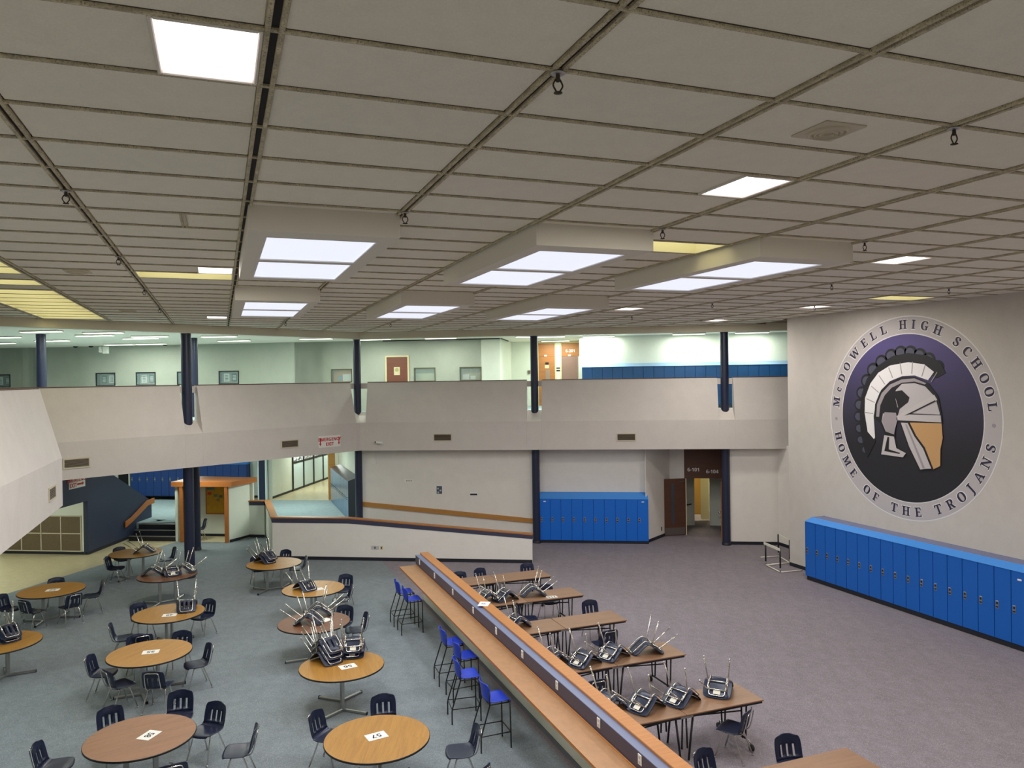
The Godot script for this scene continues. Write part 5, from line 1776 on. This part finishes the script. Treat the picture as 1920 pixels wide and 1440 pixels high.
# ------------------------------------------------------------------ the long bar
func bar() -> void:
	var t := thing("bar_counter", "long wooden bar counter with a navy raised back and oak cap", "counter", Vector3(5.0, 0, -12.5))
	var z0 := -20.05
	var z1 := -4.0
	var zc := (z0 + z1) * 0.5 + 12.5
	var zl := z1 - z0
	var st := new_st()
	box(st, Vector3(0.06, 0.64, zc), Vector3(0.12, 1.28, zl))
	commit(st, "half_wall", sm(c8(238, 238, 222), 0.7), t)
	st = new_st()
	box(st, Vector3(-0.008, 0.04, zc), Vector3(0.016, 0.08, zl))
	commit(st, "baseboard", sm(c8(116, 122, 128), 0.7), t)
	st = new_st()
	box(st, Vector3(-0.33, 1.035, zc + 0.06), Vector3(0.66, 0.03, zl - 0.12), Basis.IDENTITY, 0.004)
	var sh := commit(st, "shelf", M.shelf, t)
	st = new_st()
	box(st, Vector3(-0.662, 1.03, zc + 0.06), Vector3(0.012, 0.045, zl - 0.12))
	box(st, Vector3(-0.222, 1.056, zc + 0.06), Vector3(0.02, 0.012, zl - 0.12))
	commit(st, "edge_strip", M.cap, sh)
	for z in [-18.0, -15.2, -12.4, -9.6, -6.8]:
		st = new_st()
		sheet(st, Vector3(0, 0, z + 12.5), Vector3.RIGHT, Vector3.UP, [Vector2(0, 1.02), Vector2(-0.5, 1.02), Vector2(-0.5, 0.97), Vector2(0, 0.7)], 0.03)
		commit(st, "bracket", M.wall_hall, t)
	st = new_st()
	box(st, Vector3(-0.1, 1.165, zc), Vector3(0.2, 0.23, zl), Basis.IDENTITY, 0.003)
	commit(st, "navy_back", M.navy_back if M.has("navy_back") else sm(c8(74, 70, 90), 0.5), t)
	st = new_st()
	box(st, Vector3(-0.13, 1.283, zc), Vector3(0.138, 0.008, zl))
	commit(st, "ledge", sm(c8(112, 120, 150), 0.45), t)
	st = new_st()
	box(st, Vector3(0.045, 1.305, zc), Vector3(0.22, 0.045, zl + 0.1), Basis.IDENTITY, 0.006)
	commit(st, "cap", M.cap, t)
	# sockets in the navy back
	var zs := [-19.59, -18.09, -16.53, -15.05, -13.65, -12.31, -10.86, -9.46, -8.35]
	for i in zs.size():
		var s := thing("socket_plate", "white socket plate on the bar back, %s from its far end" % ORD[i], "socket", Vector3(4.799, 1.2, zs[i]), 0, "socket plates along the bar")
		st = new_st()
		box(st, Vector3(-0.006, 0, 0), Vector3(0.012, 0.13, 0.085), Basis.IDENTITY, 0.003)
		commit(st, "plate", M.paper, s)
		for y in [-0.03, 0.03]:
			st = new_st()
			box(st, Vector3(-0.013, y, 0), Vector3(0.004, 0.036, 0.04))
			commit(st, "outlet", M.silver, s)
	for k in [[-13.35, "brown plate under the bar shelf beside the stools", M.vent, 0.07], [-13.1, "pale socket under the bar shelf beside the stools", M.paper, 0.035]]:
		var s := thing("wall_socket", k[1], "socket", Vector3(4.999, 0.42, k[0]))
		st = new_st()
		box(st, Vector3(-0.006, 0, 0), Vector3(0.012, 0.12, k[3] * 2), Basis.IDENTITY, 0.003)
		commit(st, "plate", k[2], s)
		st = new_st()
		box(st, Vector3(-0.014, 0, 0), Vector3(0.006, 0.05, 0.03))
		commit(st, "outlet", M.grime, s)

# ------------------------------------------------------------------ tables
func make_round(m: Material) -> Node3D:
	var t := Node3D.new()
	var st := new_st(true)
	st.set_smooth_group(-1)
	var n := 56
	lathe(st, [Vector2(0.0, 0.755), Vector2(0.757, 0.755)], n)
	lathe(st, [Vector2(0.0, 0.724), Vector2(0.75, 0.724)], n)
	var top := commit(st, "tabletop", m, t)
	st = new_st(true)
	lathe(st, [Vector2(0.757, 0.755), Vector2(0.764, 0.75), Vector2(0.764, 0.728), Vector2(0.752, 0.724)], n)
	commit(st, "edge_band", M.black, top)
	for s in [-1.0, 1.0]:
		st = new_st()
		box(st, Vector3(s * 0.2, 0.375, 0), Vector3(0.075, 0.69, 0.05), Basis.IDENTITY, 0.006)
		commit(st, "post", M.chrome_dull, t)
		for g in [-1.0, 1.0]:
			st = new_st()
			var dir := Vector3(s * 0.62, 0, g * 0.78).normalized()
			box(st, Vector3(s * 0.2, 0.03, 0) + dir * 0.24, Vector3(0.5, 0.036, 0.05), Basis(dir, Vector3.UP, dir.cross(Vector3.UP)), 0.006)
			var ft := commit(st, "foot", M.chrome_dull, t)
			st = new_st()
			box(st, Vector3(s * 0.2, 0.028, 0) + dir * 0.495, Vector3(0.012, 0.05, 0.052), Basis(dir, Vector3.UP, dir.cross(Vector3.UP)))
			commit(st, "foot_cap", M.black, ft)
	st = new_st()
	box(st, Vector3(0, 0.04, 0), Vector3(0.36, 0.03, 0.045), Basis.IDENTITY, 0.004)
	box(st, Vector3(0, 0.71, 0), Vector3(1.0, 0.028, 0.06))
	box(st, Vector3(0, 0.71, 0), Vector3(0.06, 0.028, 1.0))
	commit(st, "cross_bar", M.chrome_dull, t)
	return t

const ROUND := [
	[-1.165, -12.532, "walnut", 0.3, "58"], [2.062, -11.154, "oak", 1.2, "57"], [-1.337, -16.377, "oak2", 0.9, "55"], [-1.147, -19.029, "oak", 1.35, "49"],
	[2.007, -14.236, "oak", 1.5, "a"], [1.826, -17.028, "walnut_dark", 0.9, "b"], [2.12, -19.798, "oak2", 1.2, "c"], [1.384, -22.995, "oak", 0.1, "d"],
	[-4.051, -22.369, "oak2", 0.5, "e"], [-2.479, -26.226, "oak2", 0.2, "f"], [-1.397, -22.83, "walnut_dark", 0.3, "g"], [-4.24, -18.2, "oak2", 1.0, "h"]]

const ROUND_LABEL := {"58": "brown walnut-top round table with a tilted card reading 58", "57": "oak-top round table with a card reading 57, nearest the bar", "55": "oak-top round table with a card reading 55", "49": "oak-top round table with a card reading 49 and one upturned chair",
	"a": "oak-top round table carrying two stacks of upturned chairs", "b": "brown-top round table with two upturned chairs, second beyond table 57", "c": "oak-top round table with one upturned chair and a card by its middle", "d": "oak-top round table near the ramp wall with stacked upturned chairs",
	"e": "bare oak-top round table near the terrazzo edge with a card", "f": "oak-top round table on the terrazzo side by the stair wall", "g": "dark brown round table by the column, heaped with upturned chairs", "h": "oak-top round table cut by the picture's edge with upturned chairs"}

func round_tables() -> void:
	for r in ROUND:
		var t := make_round(M[r[2]])
		t.name = nm("round_table")
		add_child(t)
		t.position = Vector3(r[0], 0, r[1])
		t.rotation.y = r[3]
		tag(t, ROUND_LABEL[r[4]], "table", "round cafeteria tables")

const FOLD := [[-18.88, "farthest folding table beside the bar"], [-16.95, "second folding table from the ramp, with a card"], [-14.87, "third folding table from the ramp, nearly bare top"], [-12.65, "fourth folding table from the ramp, with four upturned chairs"], [-10.45, "fifth folding table from the ramp, with a caster foot showing"], [-7.98, "nearest folding table, cut by the picture's lower edge"]]

func folding_tables() -> void:
	for k in FOLD.size():
		var t := thing("folding_table", "long brown " + FOLD[k][1], "table", Vector3(6.615, 0, FOLD[k][0]), 0, "brown folding tables beyond the bar")
		for s in [-1.0, 1.0]:
			var st := new_st()
			box(st, Vector3(s * 0.724, 0.742, 0), Vector3(1.436, 0.022, 0.75), Basis.IDENTITY, 0.004)
			var top := commit(st, "tabletop", M.fold_top, t)
			st = new_st()
			box(st, Vector3(s * 0.72, 0.716, 0.36), Vector3(1.38, 0.03, 0.025))
			box(st, Vector3(s * 0.72, 0.716, -0.36), Vector3(1.38, 0.03, 0.025))
			box(st, Vector3(s * 1.4, 0.716, 0), Vector3(0.025, 0.03, 0.7))
			commit(st, "apron", M.black, top)
			# end frame with casters
			st = new_st(true)
			for z in [-0.27, 0.27]:
				tube(st, [Vector3(s * 1.08, 0.72, z), Vector3(s * 1.1, 0.16, z)], 0.014, 8)
				tube(st, [Vector3(s * 1.18, 0.72, z), Vector3(s * 1.16, 0.16, z)], 0.014, 8)
			tube(st, [Vector3(s * 1.13, 0.16, -0.3), Vector3(s * 1.13, 0.16, 0.3)], 0.016, 8)
			commit(st, "end_frame", M.dark, t)
			for z in [-0.3, 0.3]:
				st = new_st(true)
				tube(st, smooth_path([Vector3(s * 1.13, 0.16, z), Vector3(s * 1.13, 0.17, z * 1.25), Vector3(s * 1.16, 0.1, z * 1.4)], 0.05), 0.012, 8)
				var arm := commit(st, "caster_arm", M.chrome_dull, t)
				st = new_st(true)
				tube(st, [Vector3(s * 1.13, 0.055, z * 1.42), Vector3(s * 1.17, 0.055, z * 1.42)], 0.052, 14)
				commit(st, "wheel", M.rubber, arm)
			st = new_st(true)
			tube(st, [Vector3(s * 0.1, 0.66, 0.24), Vector3(s * 1.1, 0.58, 0.24)], 0.012, 8)
			tube(st, [Vector3(s * 0.1, 0.66, -0.24), Vector3(s * 1.1, 0.58, -0.24)], 0.012, 8)
			commit(st, "brace", M.black, t)
			for z in [-0.3, 0.3]:
				st = new_st(true)
				tube(st, [Vector3(s * 0.16, 0.72, z), Vector3(s * 0.07, 0.012, z)], 0.017, 8)
				commit(st, "leg", M.black, t)
				st = new_st(true)
				tube(st, [Vector3(s * 0.03, 0.72, z), Vector3(s * 0.05, 0.2, z)], 0.014, 8)
				commit(st, "strut", M.black, t)
		var sh := new_st()
		box(sh, Vector3(0, 0.715, 0.372), Vector3(0.22, 0.03, 0.012))
		box(sh, Vector3(0, 0.715, -0.372), Vector3(0.22, 0.03, 0.012))
		commit(sh, "hinge", M.chrome_dull, t)

# ------------------------------------------------------------------ chairs
func shell_mesh(rows: Array, cols: Array, half: Callable, bow: Callable, skip: Callable, thick := 0.011) -> Mesh:
	# a bent sheet with thickness; rows: Vector2(z, y) profile points; cols: -1..1
	var st := new_st(true)
	var nr := rows.size()
	var nc := cols.size()
	var P := []
	for r in nr:
		var line := []
		for c in nc:
			var u: float = cols[c]
			var b: Vector2 = bow.call(r, u)
			line.append(Vector3(u * half.call(r, u), rows[r].y + b.y, rows[r].x + b.x))
		P.append(line)
	var N := []
	for r in nr:
		var line := []
		for c in nc:
			var a: Vector3 = P[mini(r + 1, nr - 1)][c] - P[maxi(r - 1, 0)][c]
			var b: Vector3 = P[r][mini(c + 1, nc - 1)] - P[r][maxi(c - 1, 0)]
			line.append(b.cross(a).normalized() * thick * 0.5)
		N.append(line)
	var solid := func(r: int, c: int) -> bool:
		return r >= 0 and c >= 0 and r < nr - 1 and c < nc - 1 and not skip.call(r, c)
	for r in nr - 1:
		for c in nc - 1:
			if not solid.call(r, c):
				continue
			var k := [[r, c], [r, c + 1], [r + 1, c + 1], [r + 1, c]]
			var f := []
			var g := []
			for q in k:
				f.append(P[q[0]][q[1]] + N[q[0]][q[1]])
				g.append(P[q[0]][q[1]] - N[q[0]][q[1]])
			var out: Vector3 = N[r][c]
			quad(st, f[0], f[1], f[2], f[3], out)
			quad(st, g[0], g[1], g[2], g[3], -out)
			var mid: Vector3 = (P[r][c] + P[r + 1][c + 1]) * 0.5
			for e in [[0, 1, r - 1, c], [1, 2, r, c + 1], [2, 3, r + 1, c], [3, 0, r, c - 1]]:
				if not solid.call(e[2], e[3]):
					quad(st, f[e[0]], f[e[1]], g[e[1]], g[e[0]], (f[e[0]] + f[e[1]]) * 0.5 - mid)
	return baked(st)

var chair_proto: Node3D
var tent_angle := 0.0
var tent_lift := 0.0

func build_chair() -> Node3D:
	# faces +z, feet on y = 0
	var t := Node3D.new()
	var cols := [-1.0, -0.94, -0.8, -0.54, -0.38, -0.08, 0.08, 0.38, 0.54, 0.8, 0.94, 1.0]
	var srows := [Vector2(0.225, 0.418), Vector2(0.218, 0.436), Vector2(0.19, 0.447), Vector2(0.1, 0.446), Vector2(0.0, 0.441), Vector2(-0.1, 0.44), Vector2(-0.16, 0.448), Vector2(-0.195, 0.475)]
	var seat := shell_mesh(srows, cols,
		func(r, u): return [0.185, 0.2, 0.215, 0.225, 0.228, 0.222, 0.212, 0.205][r] * (1.0 - (0.02 if absf(u) > 0.9 and r < 2 else 0.0)),
		func(r, u): return Vector2(-0.03 * u * u if r < 3 else 0.012 * u * u * (r - 4 if r > 4 else 0), 0.012 * u * u),
		func(_r, _c): return false)
	place(seat, "seat", M.navy_plastic, t)
	var brows := [Vector2(-0.195, 0.475), Vector2(-0.212, 0.51), Vector2(-0.222, 0.545), Vector2(-0.236, 0.61), Vector2(-0.249, 0.67), Vector2(-0.262, 0.73), Vector2(-0.274, 0.775), Vector2(-0.28, 0.797), Vector2(-0.283, 0.806)]
	var back := shell_mesh(brows, cols,
		func(r, _u): return [0.205, 0.204, 0.205, 0.206, 0.205, 0.2, 0.188, 0.168, 0.13][r],
		func(r, u): return Vector2(0.045 * u * u, -0.006 * u * u * r * 0.5),
		func(r, c): return r >= 1 and r <= 3 and (c == 3 or c == 5 or c == 7))
	place(back, "backrest", M.navy_plastic, t)
	var st: SurfaceTool
	for s in [-1.0, 1.0]:
		for f in [-1.0, 1.0]:
			var foot := Vector3(s * 0.205, 0.012, f * 0.225 - 0.01)
			st = new_st(true)
			tube(st, smooth_path([Vector3(s * 0.135, 0.418, f * 0.03), Vector3(s * 0.158, 0.42, f * 0.085), foot], 0.05, 4), 0.0115, 8)
			var leg := commit(st, "leg", M.chrome, t)
			st = new_st(true)
			lathe(st, [Vector2(0, -0.012), Vector2(0.013, -0.012), Vector2(0.016, -0.002), Vector2(0.014, 0.014), Vector2(0, 0.016)], 10, foot)
			commit(st, "foot_glide", M.steel, leg)
	st = new_st(true)
	tube(st, [Vector3(-0.15, 0.416, 0.075), Vector3(0.15, 0.416, 0.075)], 0.01, 8)
	tube(st, [Vector3(-0.15, 0.416, -0.075), Vector3(0.15, 0.416, -0.075)], 0.01, 8)
	for s in [-1.0, 1.0]:
		tube(st, [Vector3(s * 0.15, 0.416, -0.09), Vector3(s * 0.15, 0.416, 0.09)], 0.0115, 8)
	commit(st, "seat_frame", M.chrome, t)
	st = new_st(true)
	var h := [Vector3(0.125, 0.428, -0.06), Vector3(0.125, 0.428, 0.175), Vector3(-0.125, 0.428, 0.175), Vector3(-0.125, 0.428, -0.06)]
	tube(st, smooth_path(h, 0.05, 5), 0.009, 8)
	commit(st, "seat_loop", M.chrome, t)
	st = new_st(true)
	tube(st, smooth_path([Vector3(0.135, 0.42, -0.09), Vector3(0.135, 0.43, -0.2), Vector3(0.135, 0.54, -0.242), Vector3(0.125, 0.765, -0.292), Vector3(-0.125, 0.765, -0.292), Vector3(-0.135, 0.54, -0.242), Vector3(-0.135, 0.43, -0.2), Vector3(-0.135, 0.42, -0.09)], 0.05, 5), 0.009, 8)
	commit(st, "back_loop", M.chrome, t)
	st = new_st()
	box(st, Vector3(0, 0.428, 0.11), Vector3(0.11, 0.004, 0.085))
	commit(st, "paper_label", M.label, t)
	st = new_st(true)
	for s in [-1.0, 1.0]:
		lathe(st, [Vector2(0, 0.006), Vector2(0.007, 0.004), Vector2(0.008, 0.0)], 8, Vector3(s * 0.1, 0.448, 0.14))
	commit(st, "rivet", M.steel, t)
	return t

func seat_chair(x: float, z: float, face: float, label: String, group: String) -> void:
	# face: compass bearing in degrees that the sitter looks to; 0 = towards the viewer (+z), 90 = +x
	var o: Node3D = chair_proto.duplicate()
	o.name = nm("school_chair")
	add_child(o)
	o.position = Vector3(x, 0, z)
	o.rotation.y = deg_to_rad(face)
	tag(o, label, "chair", group)

func tent_chair(x: float, z: float, face: float, y: float, label: String, group: String) -> void:
	# upside down on a table top: front edge of the seat and top of the back touch it, the fold points up
	var o: Node3D = chair_proto.duplicate()
	o.name = nm("upturned_chair")
	add_child(o)
	var b := Basis(Vector3.UP, deg_to_rad(face + 180.0)) * Basis(Vector3.RIGHT, tent_angle)
	o.basis = b
	# the middle between the two touching edges lies over (x, z)
	var e0 := b * Vector3(0, 0.43, 0.235)
	var e1 := b * Vector3(0, 0.81, -0.29)
	var m := (e0 + e1) * 0.5
	o.position = Vector3(x - m.x, y + 0.008 - minf(e0.y, e1.y), z - m.z)
	tag(o, label, "chair", group)

func chairs() -> void:
	chair_proto = build_chair()
	# tilt at which the seat's front edge and the back's top edge lie level, upside down
	var a := Vector2(0.235, 0.43)
	var b := Vector2(-0.29, 0.81)
	var d := b - a
	tent_angle = atan2(d.y, d.x)
	var gf := "navy chairs standing on the floor"
	var n := "navy plastic chair "
	var L := [
		[-4.13, -23.3, 5, n + "behind the bare oak table near the terrazzo edge"],
		[-4.9, -22.1, 62, n + "beside the bare oak table, at the picture's edge"],
		[-4.32, -21.62, 140, n + "seen from behind, tucked under the bare oak table"],
		[-3.55, -21.75, 215, n + "with its back turned at the bare oak table's near rim"],
		[-3.18, -22.6, 280, n + "edge-on at the bare oak table, facing away from the column"],
		[-2.98, -25.68, 75, n + "standing free in front of the stair wall table"],
		[-2.92, -26.9, 30, n + "behind the table by the stair wall"],
		[-1.62, -26.3, 285, n + "between the stair wall table and the column"],
		[-1.75, -19.8, 30, n + "behind table 49, only its back showing"],
		[-0.45, -19.5, 320, n + "tucked beside the upturned chair at table 49"],
		[-2.02, -18.55, 95, n + "standing free in front of table 49"],
		[-1.6, -17.72, 190, n + "turned away between tables 49 and 55"],
		[-1.58, -17.28, 25, n + "behind table 55, back to back with another chair"],
		[-0.86, -17.15, 345, n + "almost hidden behind table 55"],
		[-2.15, -16.45, 75, n + "with white slots facing out, beside table 55 on the open floor"],
		[-1.78, -15.72, 120, n + "turned sideways at the near rim of table 55"],
		[-1.12, -15.4, 160, n + "with its chrome loop to the viewer at table 55"],
		[-0.5, -16.25, 285, n + "pushed under table 55 from the aisle"],
		[-1.62, -13.55, 25, n + "behind table 58, only the top of its back showing"],
		[-0.72, -13.78, 352, n + "behind table 58 with three slots showing above the top"],
		[-0.28, -13.1, 318, n + "turned out beside table 58, seat in view"],
		[-0.72, -11.62, 190, n + "with its back turned at the near rim of table 58"],
		[-2.3, -12.72, 80, n + "alone at the lower corner beside table 58"],
		[0.18, -12.18, 262, n + "alone in the aisle between tables 57 and 58"],
		[1.5, -12.15, 50, n + "behind table 57 at its far rim, partly hidden"],
		[2.4, -12.3, 355, n + "facing the viewer behind table 57"],
		[3.25, -10.9, 262, n + "in the aisle between table 57 and the bar stools"],
		[3.05, -9.9, 215, n + "cut by the lower picture edge beside table 57"],
		[2.95, -20.5, 330, n + "behind the table with one upturned chair, back only"],
		[2.78, -19.6, 265, n + "facing the table with one upturned chair from the aisle"],
		[2.72, -17.1, 270, n + "in profile beside the brown table with upturned chairs"],
		[1.95, -15.95, 185, n + "black-backed in the gap before the brown table with upturned chairs"],
		[2.5, -17.65, 330, n + "nearly hidden behind the brown table with upturned chairs"],
		[1.68, -24.3, 320, n + "behind the table near the ramp wall"],
		[2.05, -23.4, 262, n + "beside the table near the ramp wall, seat in view"],
		[1.0, -23.75, 10, n + "under the far rim of the table near the ramp wall"],
		[-0.8, -31.3, 285, n + "standing inside the open kiosk"],
		[7.9, -19.62, 0, n + "behind the farthest folding table, back over its end"],
		[6.6, -19.65, 20, n + "behind the farthest folding table by its hinge"],
		[5.9, -19.5, 0, n + "behind the farthest folding table close to the bar"],
		[7.5, -17.4, 0, n + "behind the second folding table, slots under its top"],
		[6.5, -16.3, 70, n + "turned sideways between the second and third folding tables"],
		[7.9, -15.75, 0, n + "behind the third folding table, back above it"],
		[7.35, -14.2, 180, n + "with its back to the viewer at the third folding table"],
		[5.95, -12.0, 180, n + "with its back to the viewer at the fourth folding table"],
		[7.4, -10.0, 212, n + "pulled out before the fifth folding table by the caster"],
		[7.45, -8.65, 350, n + "behind the nearest folding table, slots showing"],
		[6.2, -8.75, 15, n + "behind the nearest folding table close to the bar"]]
	for c in L:
		seat_chair(c[0], c[1], c[2], c[3], gf)
	var gu := "chairs turned upside down on tables"
	var k := "upturned navy chair "
	var y := 0.755
	var T := [
		[-2.22, -26.12, 262, y, k + "alone on the table by the stair wall"],
		[-1.75, -22.95, 80, y, k + "with its looped back sloping outward on the dark heaped table"],
		[-1.3, -22.8, 15, y, k + "showing its paper label on the dark heaped table"],
		[-0.98, -22.95, 75, y, k + "behind the others on the dark heaped table"],
		[-0.78, -19.12, 180, y, k + "alone on table 49, slots up"],
		[-4.15, -18.35, 215, y, k + "lower of two on the table at the picture's edge"],
		[-4.13, -18.3, 215, y + 0.1, k + "upper of two on the table at the picture's edge"],
		[1.72, -16.98, 250, y, k + "near one on the brown table, loop towards the viewer"],
		[1.98, -17.5, 85, y, k + "far one on the brown table"],
		[1.78, -14.55, 205, y, k + "lowest of the three stacked on the oak table before the brown one"],
		[1.8, -14.6, 205, y + 0.09, k + "middle of the three stacked on the oak table before the brown one"],
		[1.82, -14.65, 205, y + 0.18, k + "topmost of the three stacked on the oak table before the brown one"],
		[2.28, -14.75, 350, y, k + "with a paper label beside the stack of three"],
		[2.3, -14.77, 350, y + 0.09, k + "on top beside the stack of three"],
		[1.92, -19.78, 205, y, k + "alone on the oak table with a card by its middle"],
		[1.15, -23.2, 215, y, k + "lower one on the table near the ramp wall"],
		[1.2, -23.24, 215, y + 0.09, k + "upper one on the table near the ramp wall"],
		[5.75, -17.0, 278, y, k + "half hidden by the bar on the second folding table"],
		[6.2, -16.95, 282, y, k + "with a paper label on the second folding table"],
		[6.92, -17.03, 78, y, k + "with its looped back to the bar on the second folding table"],
		[5.72, -15.0, 278, y, k + "half hidden by the bar on the third folding table"],
		[5.6, -12.85, 280, y, k + "half hidden by the bar on the fourth folding table"],
		[6.12, -12.58, 290, y, k + "with a paper label, second from the bar on the fourth folding table"],
		[6.75, -12.66, 290, y, k + "with a paper label over the hinge of the fourth folding table"],
		[7.42, -12.66, 78, y, k + "with its looped back towards the bar on the fourth folding table"],
		[5.62, -10.75, 280, y, k + "half hidden by the bar on the fifth folding table"],
		[6.17, -10.52, 290, y, k + "with a paper label, second from the bar on the fifth folding table"],
		[6.82, -10.52, 290, y, k + "with a paper label beside the hinge of the fifth folding table"],
		[7.58, -10.6, 315, y, k + "nearest the caster end of the fifth folding table"]]
	for c in T:
		tent_chair(c[0], c[1], c[2], c[3], c[4], gu)
	chair_proto.free()

# ------------------------------------------------------------------ bar stools
func build_stool() -> Node3D:
	var t := Node3D.new()
	var cols := [-1.0, -0.9, -0.6, -0.3, 0.0, 0.3, 0.6, 0.9, 1.0]
	var seat := shell_mesh([Vector2(0.205, 0.745), Vector2(0.2, 0.76), Vector2(0.17, 0.768), Vector2(0.05, 0.762), Vector2(-0.08, 0.758), Vector2(-0.16, 0.766)], cols,
		func(r, _u): return [0.2, 0.21, 0.215, 0.215, 0.21, 0.2][r],
		func(r, u): return Vector2(0.0, 0.016 * u * u if r > 1 else 0.0),
		func(_r, _c): return false)
	place(seat, "seat", M.stool_blue, t)
	var back := shell_mesh([Vector2(-0.16, 0.766), Vector2(-0.19, 0.79), Vector2(-0.205, 0.84), Vector2(-0.212, 0.91), Vector2(-0.225, 0.99), Vector2(-0.245, 1.06), Vector2(-0.252, 1.075)], cols,
		func(r, _u): return [0.2, 0.185, 0.18, 0.195, 0.205, 0.19, 0.165][r],
		func(r, u): return Vector2(0.07 * u * u * (0.4 if r < 2 else 1.0), -0.012 * u * u * (1.0 if r > 4 else 0.0)),
		func(_r, _c): return false)
	place(back, "backrest", M.stool_blue, t)
	for s in [-1.0, 1.0]:
		var st := new_st(true)
		tube(st, [Vector3(s * 0.205, 0.75, 0.19), Vector3(s * 0.21, 0.005, 0.2)], 0.012, 8)
		commit(st, "leg", M.black, t)
		st = new_st(true)
		tube(st, smooth_path([Vector3(s * 0.19, 0.95, -0.16), Vector3(s * 0.2, 0.74, -0.15), Vector3(s * 0.215, 0.25, -0.31), Vector3(s * 0.215, 0.005, -0.31)], 0.04, 4), 0.012, 8)
		commit(st, "leg", M.black, t)
		st = new_st(true)
		tube(st, [Vector3(s * 0.209, 0.26, 0.198), Vector3(s * 0.215, 0.26, -0.307)], 0.009, 8)
		commit(st, "foot_rail", M.black, t)
	var s2 := new_st(true)
	tube(s2, [Vector3(-0.209, 0.26, 0.198), Vector3(0.209, 0.26, 0.198)], 0.009, 8)
	tube(s2, [Vector3(-0.215, 0.26, -0.307), Vector3(0.215, 0.26, -0.307)], 0.009, 8)
	commit(s2, "foot_rail", M.black, t)
	s2 = new_st(true)
	tube(s2, [Vector3(-0.2, 0.742, 0.18), Vector3(0.2, 0.742, 0.18)], 0.011, 8)
	tube(s2, [Vector3(-0.2, 0.738, -0.15), Vector3(0.2, 0.738, -0.15)], 0.011, 8)
	for s in [-1.0, 1.0]:
		tube(s2, [Vector3(s * 0.2, 0.74, 0.19), Vector3(s * 0.2, 0.738, -0.16)], 0.011, 8)
	commit(s2, "seat_frame", M.black, t)
	return t

func stools() -> void:
	var p := build_stool()
	var S := [[4.15, -18.55, 90, "farthest blue bar stool at the bar's far end"], [4.18, -17.86, 90, "second blue bar stool from the bar's far end"], [4.2, -14.62, 88, "third blue bar stool, behind three nearer ones"], [4.22, -13.8, 92, "fourth blue bar stool, closest in against the bar"], [3.98, -12.92, 84, "fifth blue bar stool, drawn back from the bar"], [4.1, -11.8, 90, "nearest blue bar stool with its frame in full view"]]
	for s in S:
		var o: Node3D = p.duplicate()
		o.name = nm("bar_stool")
		add_child(o)
		o.position = Vector3(s[0], 0, s[1])
		o.rotation.y = deg_to_rad(s[2])
		tag(o, s[3], "stool", "blue bar stools")
	p.free()

# ------------------------------------------------------------------ cards
func card(label: String, at: Vector3, turn: float, text: String, size := Vector2(0.3, 0.215)) -> void:
	var t := thing("number_card", label, "card", at, deg_to_rad(turn), "paper cards on tables")
	var st := new_st()
	box(st, Vector3(0, 0.0015, 0), Vector3(size.x, 0.003, size.y))
	commit(st, "sheet", M.paper, t)
	if text != "":
		place(text_mesh(text, 0.1, false, 0.001), "lettering", M.ink, t, Transform3D(Basis(Vector3.RIGHT, Vector3.FORWARD, Vector3.UP), Vector3(0, 0.0035, 0)))

func small_things() -> void:
	card("white card reading 57 on the oak table nearest the bar", Vector3(2.06, 0.756, -11.2), 190, "57")
	card("white card reading 58 lying askew on the brown table", Vector3(-1.05, 0.756, -12.52), 235, "58")
	card("white card reading 55 at the middle of its otherwise empty table", Vector3(-1.32, 0.756, -16.39), 175, "55")
	card("white card reading 49 beside the lone upturned chair", Vector3(-1.12, 0.756, -18.83), 172, "49")
	card("white card on the bare oak table near the terrazzo edge", Vector3(-4.02, 0.756, -22.33), 172, "50")
	card("white card under the stacked chairs' table edge", Vector3(2.1, 0.756, -14.13), 190, "56")
	card("white card half under the upturned chair on the brown table", Vector3(2.05, 0.756, -17.05), 215, "")
	card("white card on the oak table with one upturned chair", Vector3(2.2, 0.756, -19.68), 190, "")
	card("small white card on the second folding table", Vector3(7.28, 0.754, -16.72), 180, "218", Vector2(0.25, 0.16))
	card("white lettered card bent over the bar's oak cap", Vector3(5.0, 1.329, -14.96), 60, "F", Vector2(0.3, 0.215))
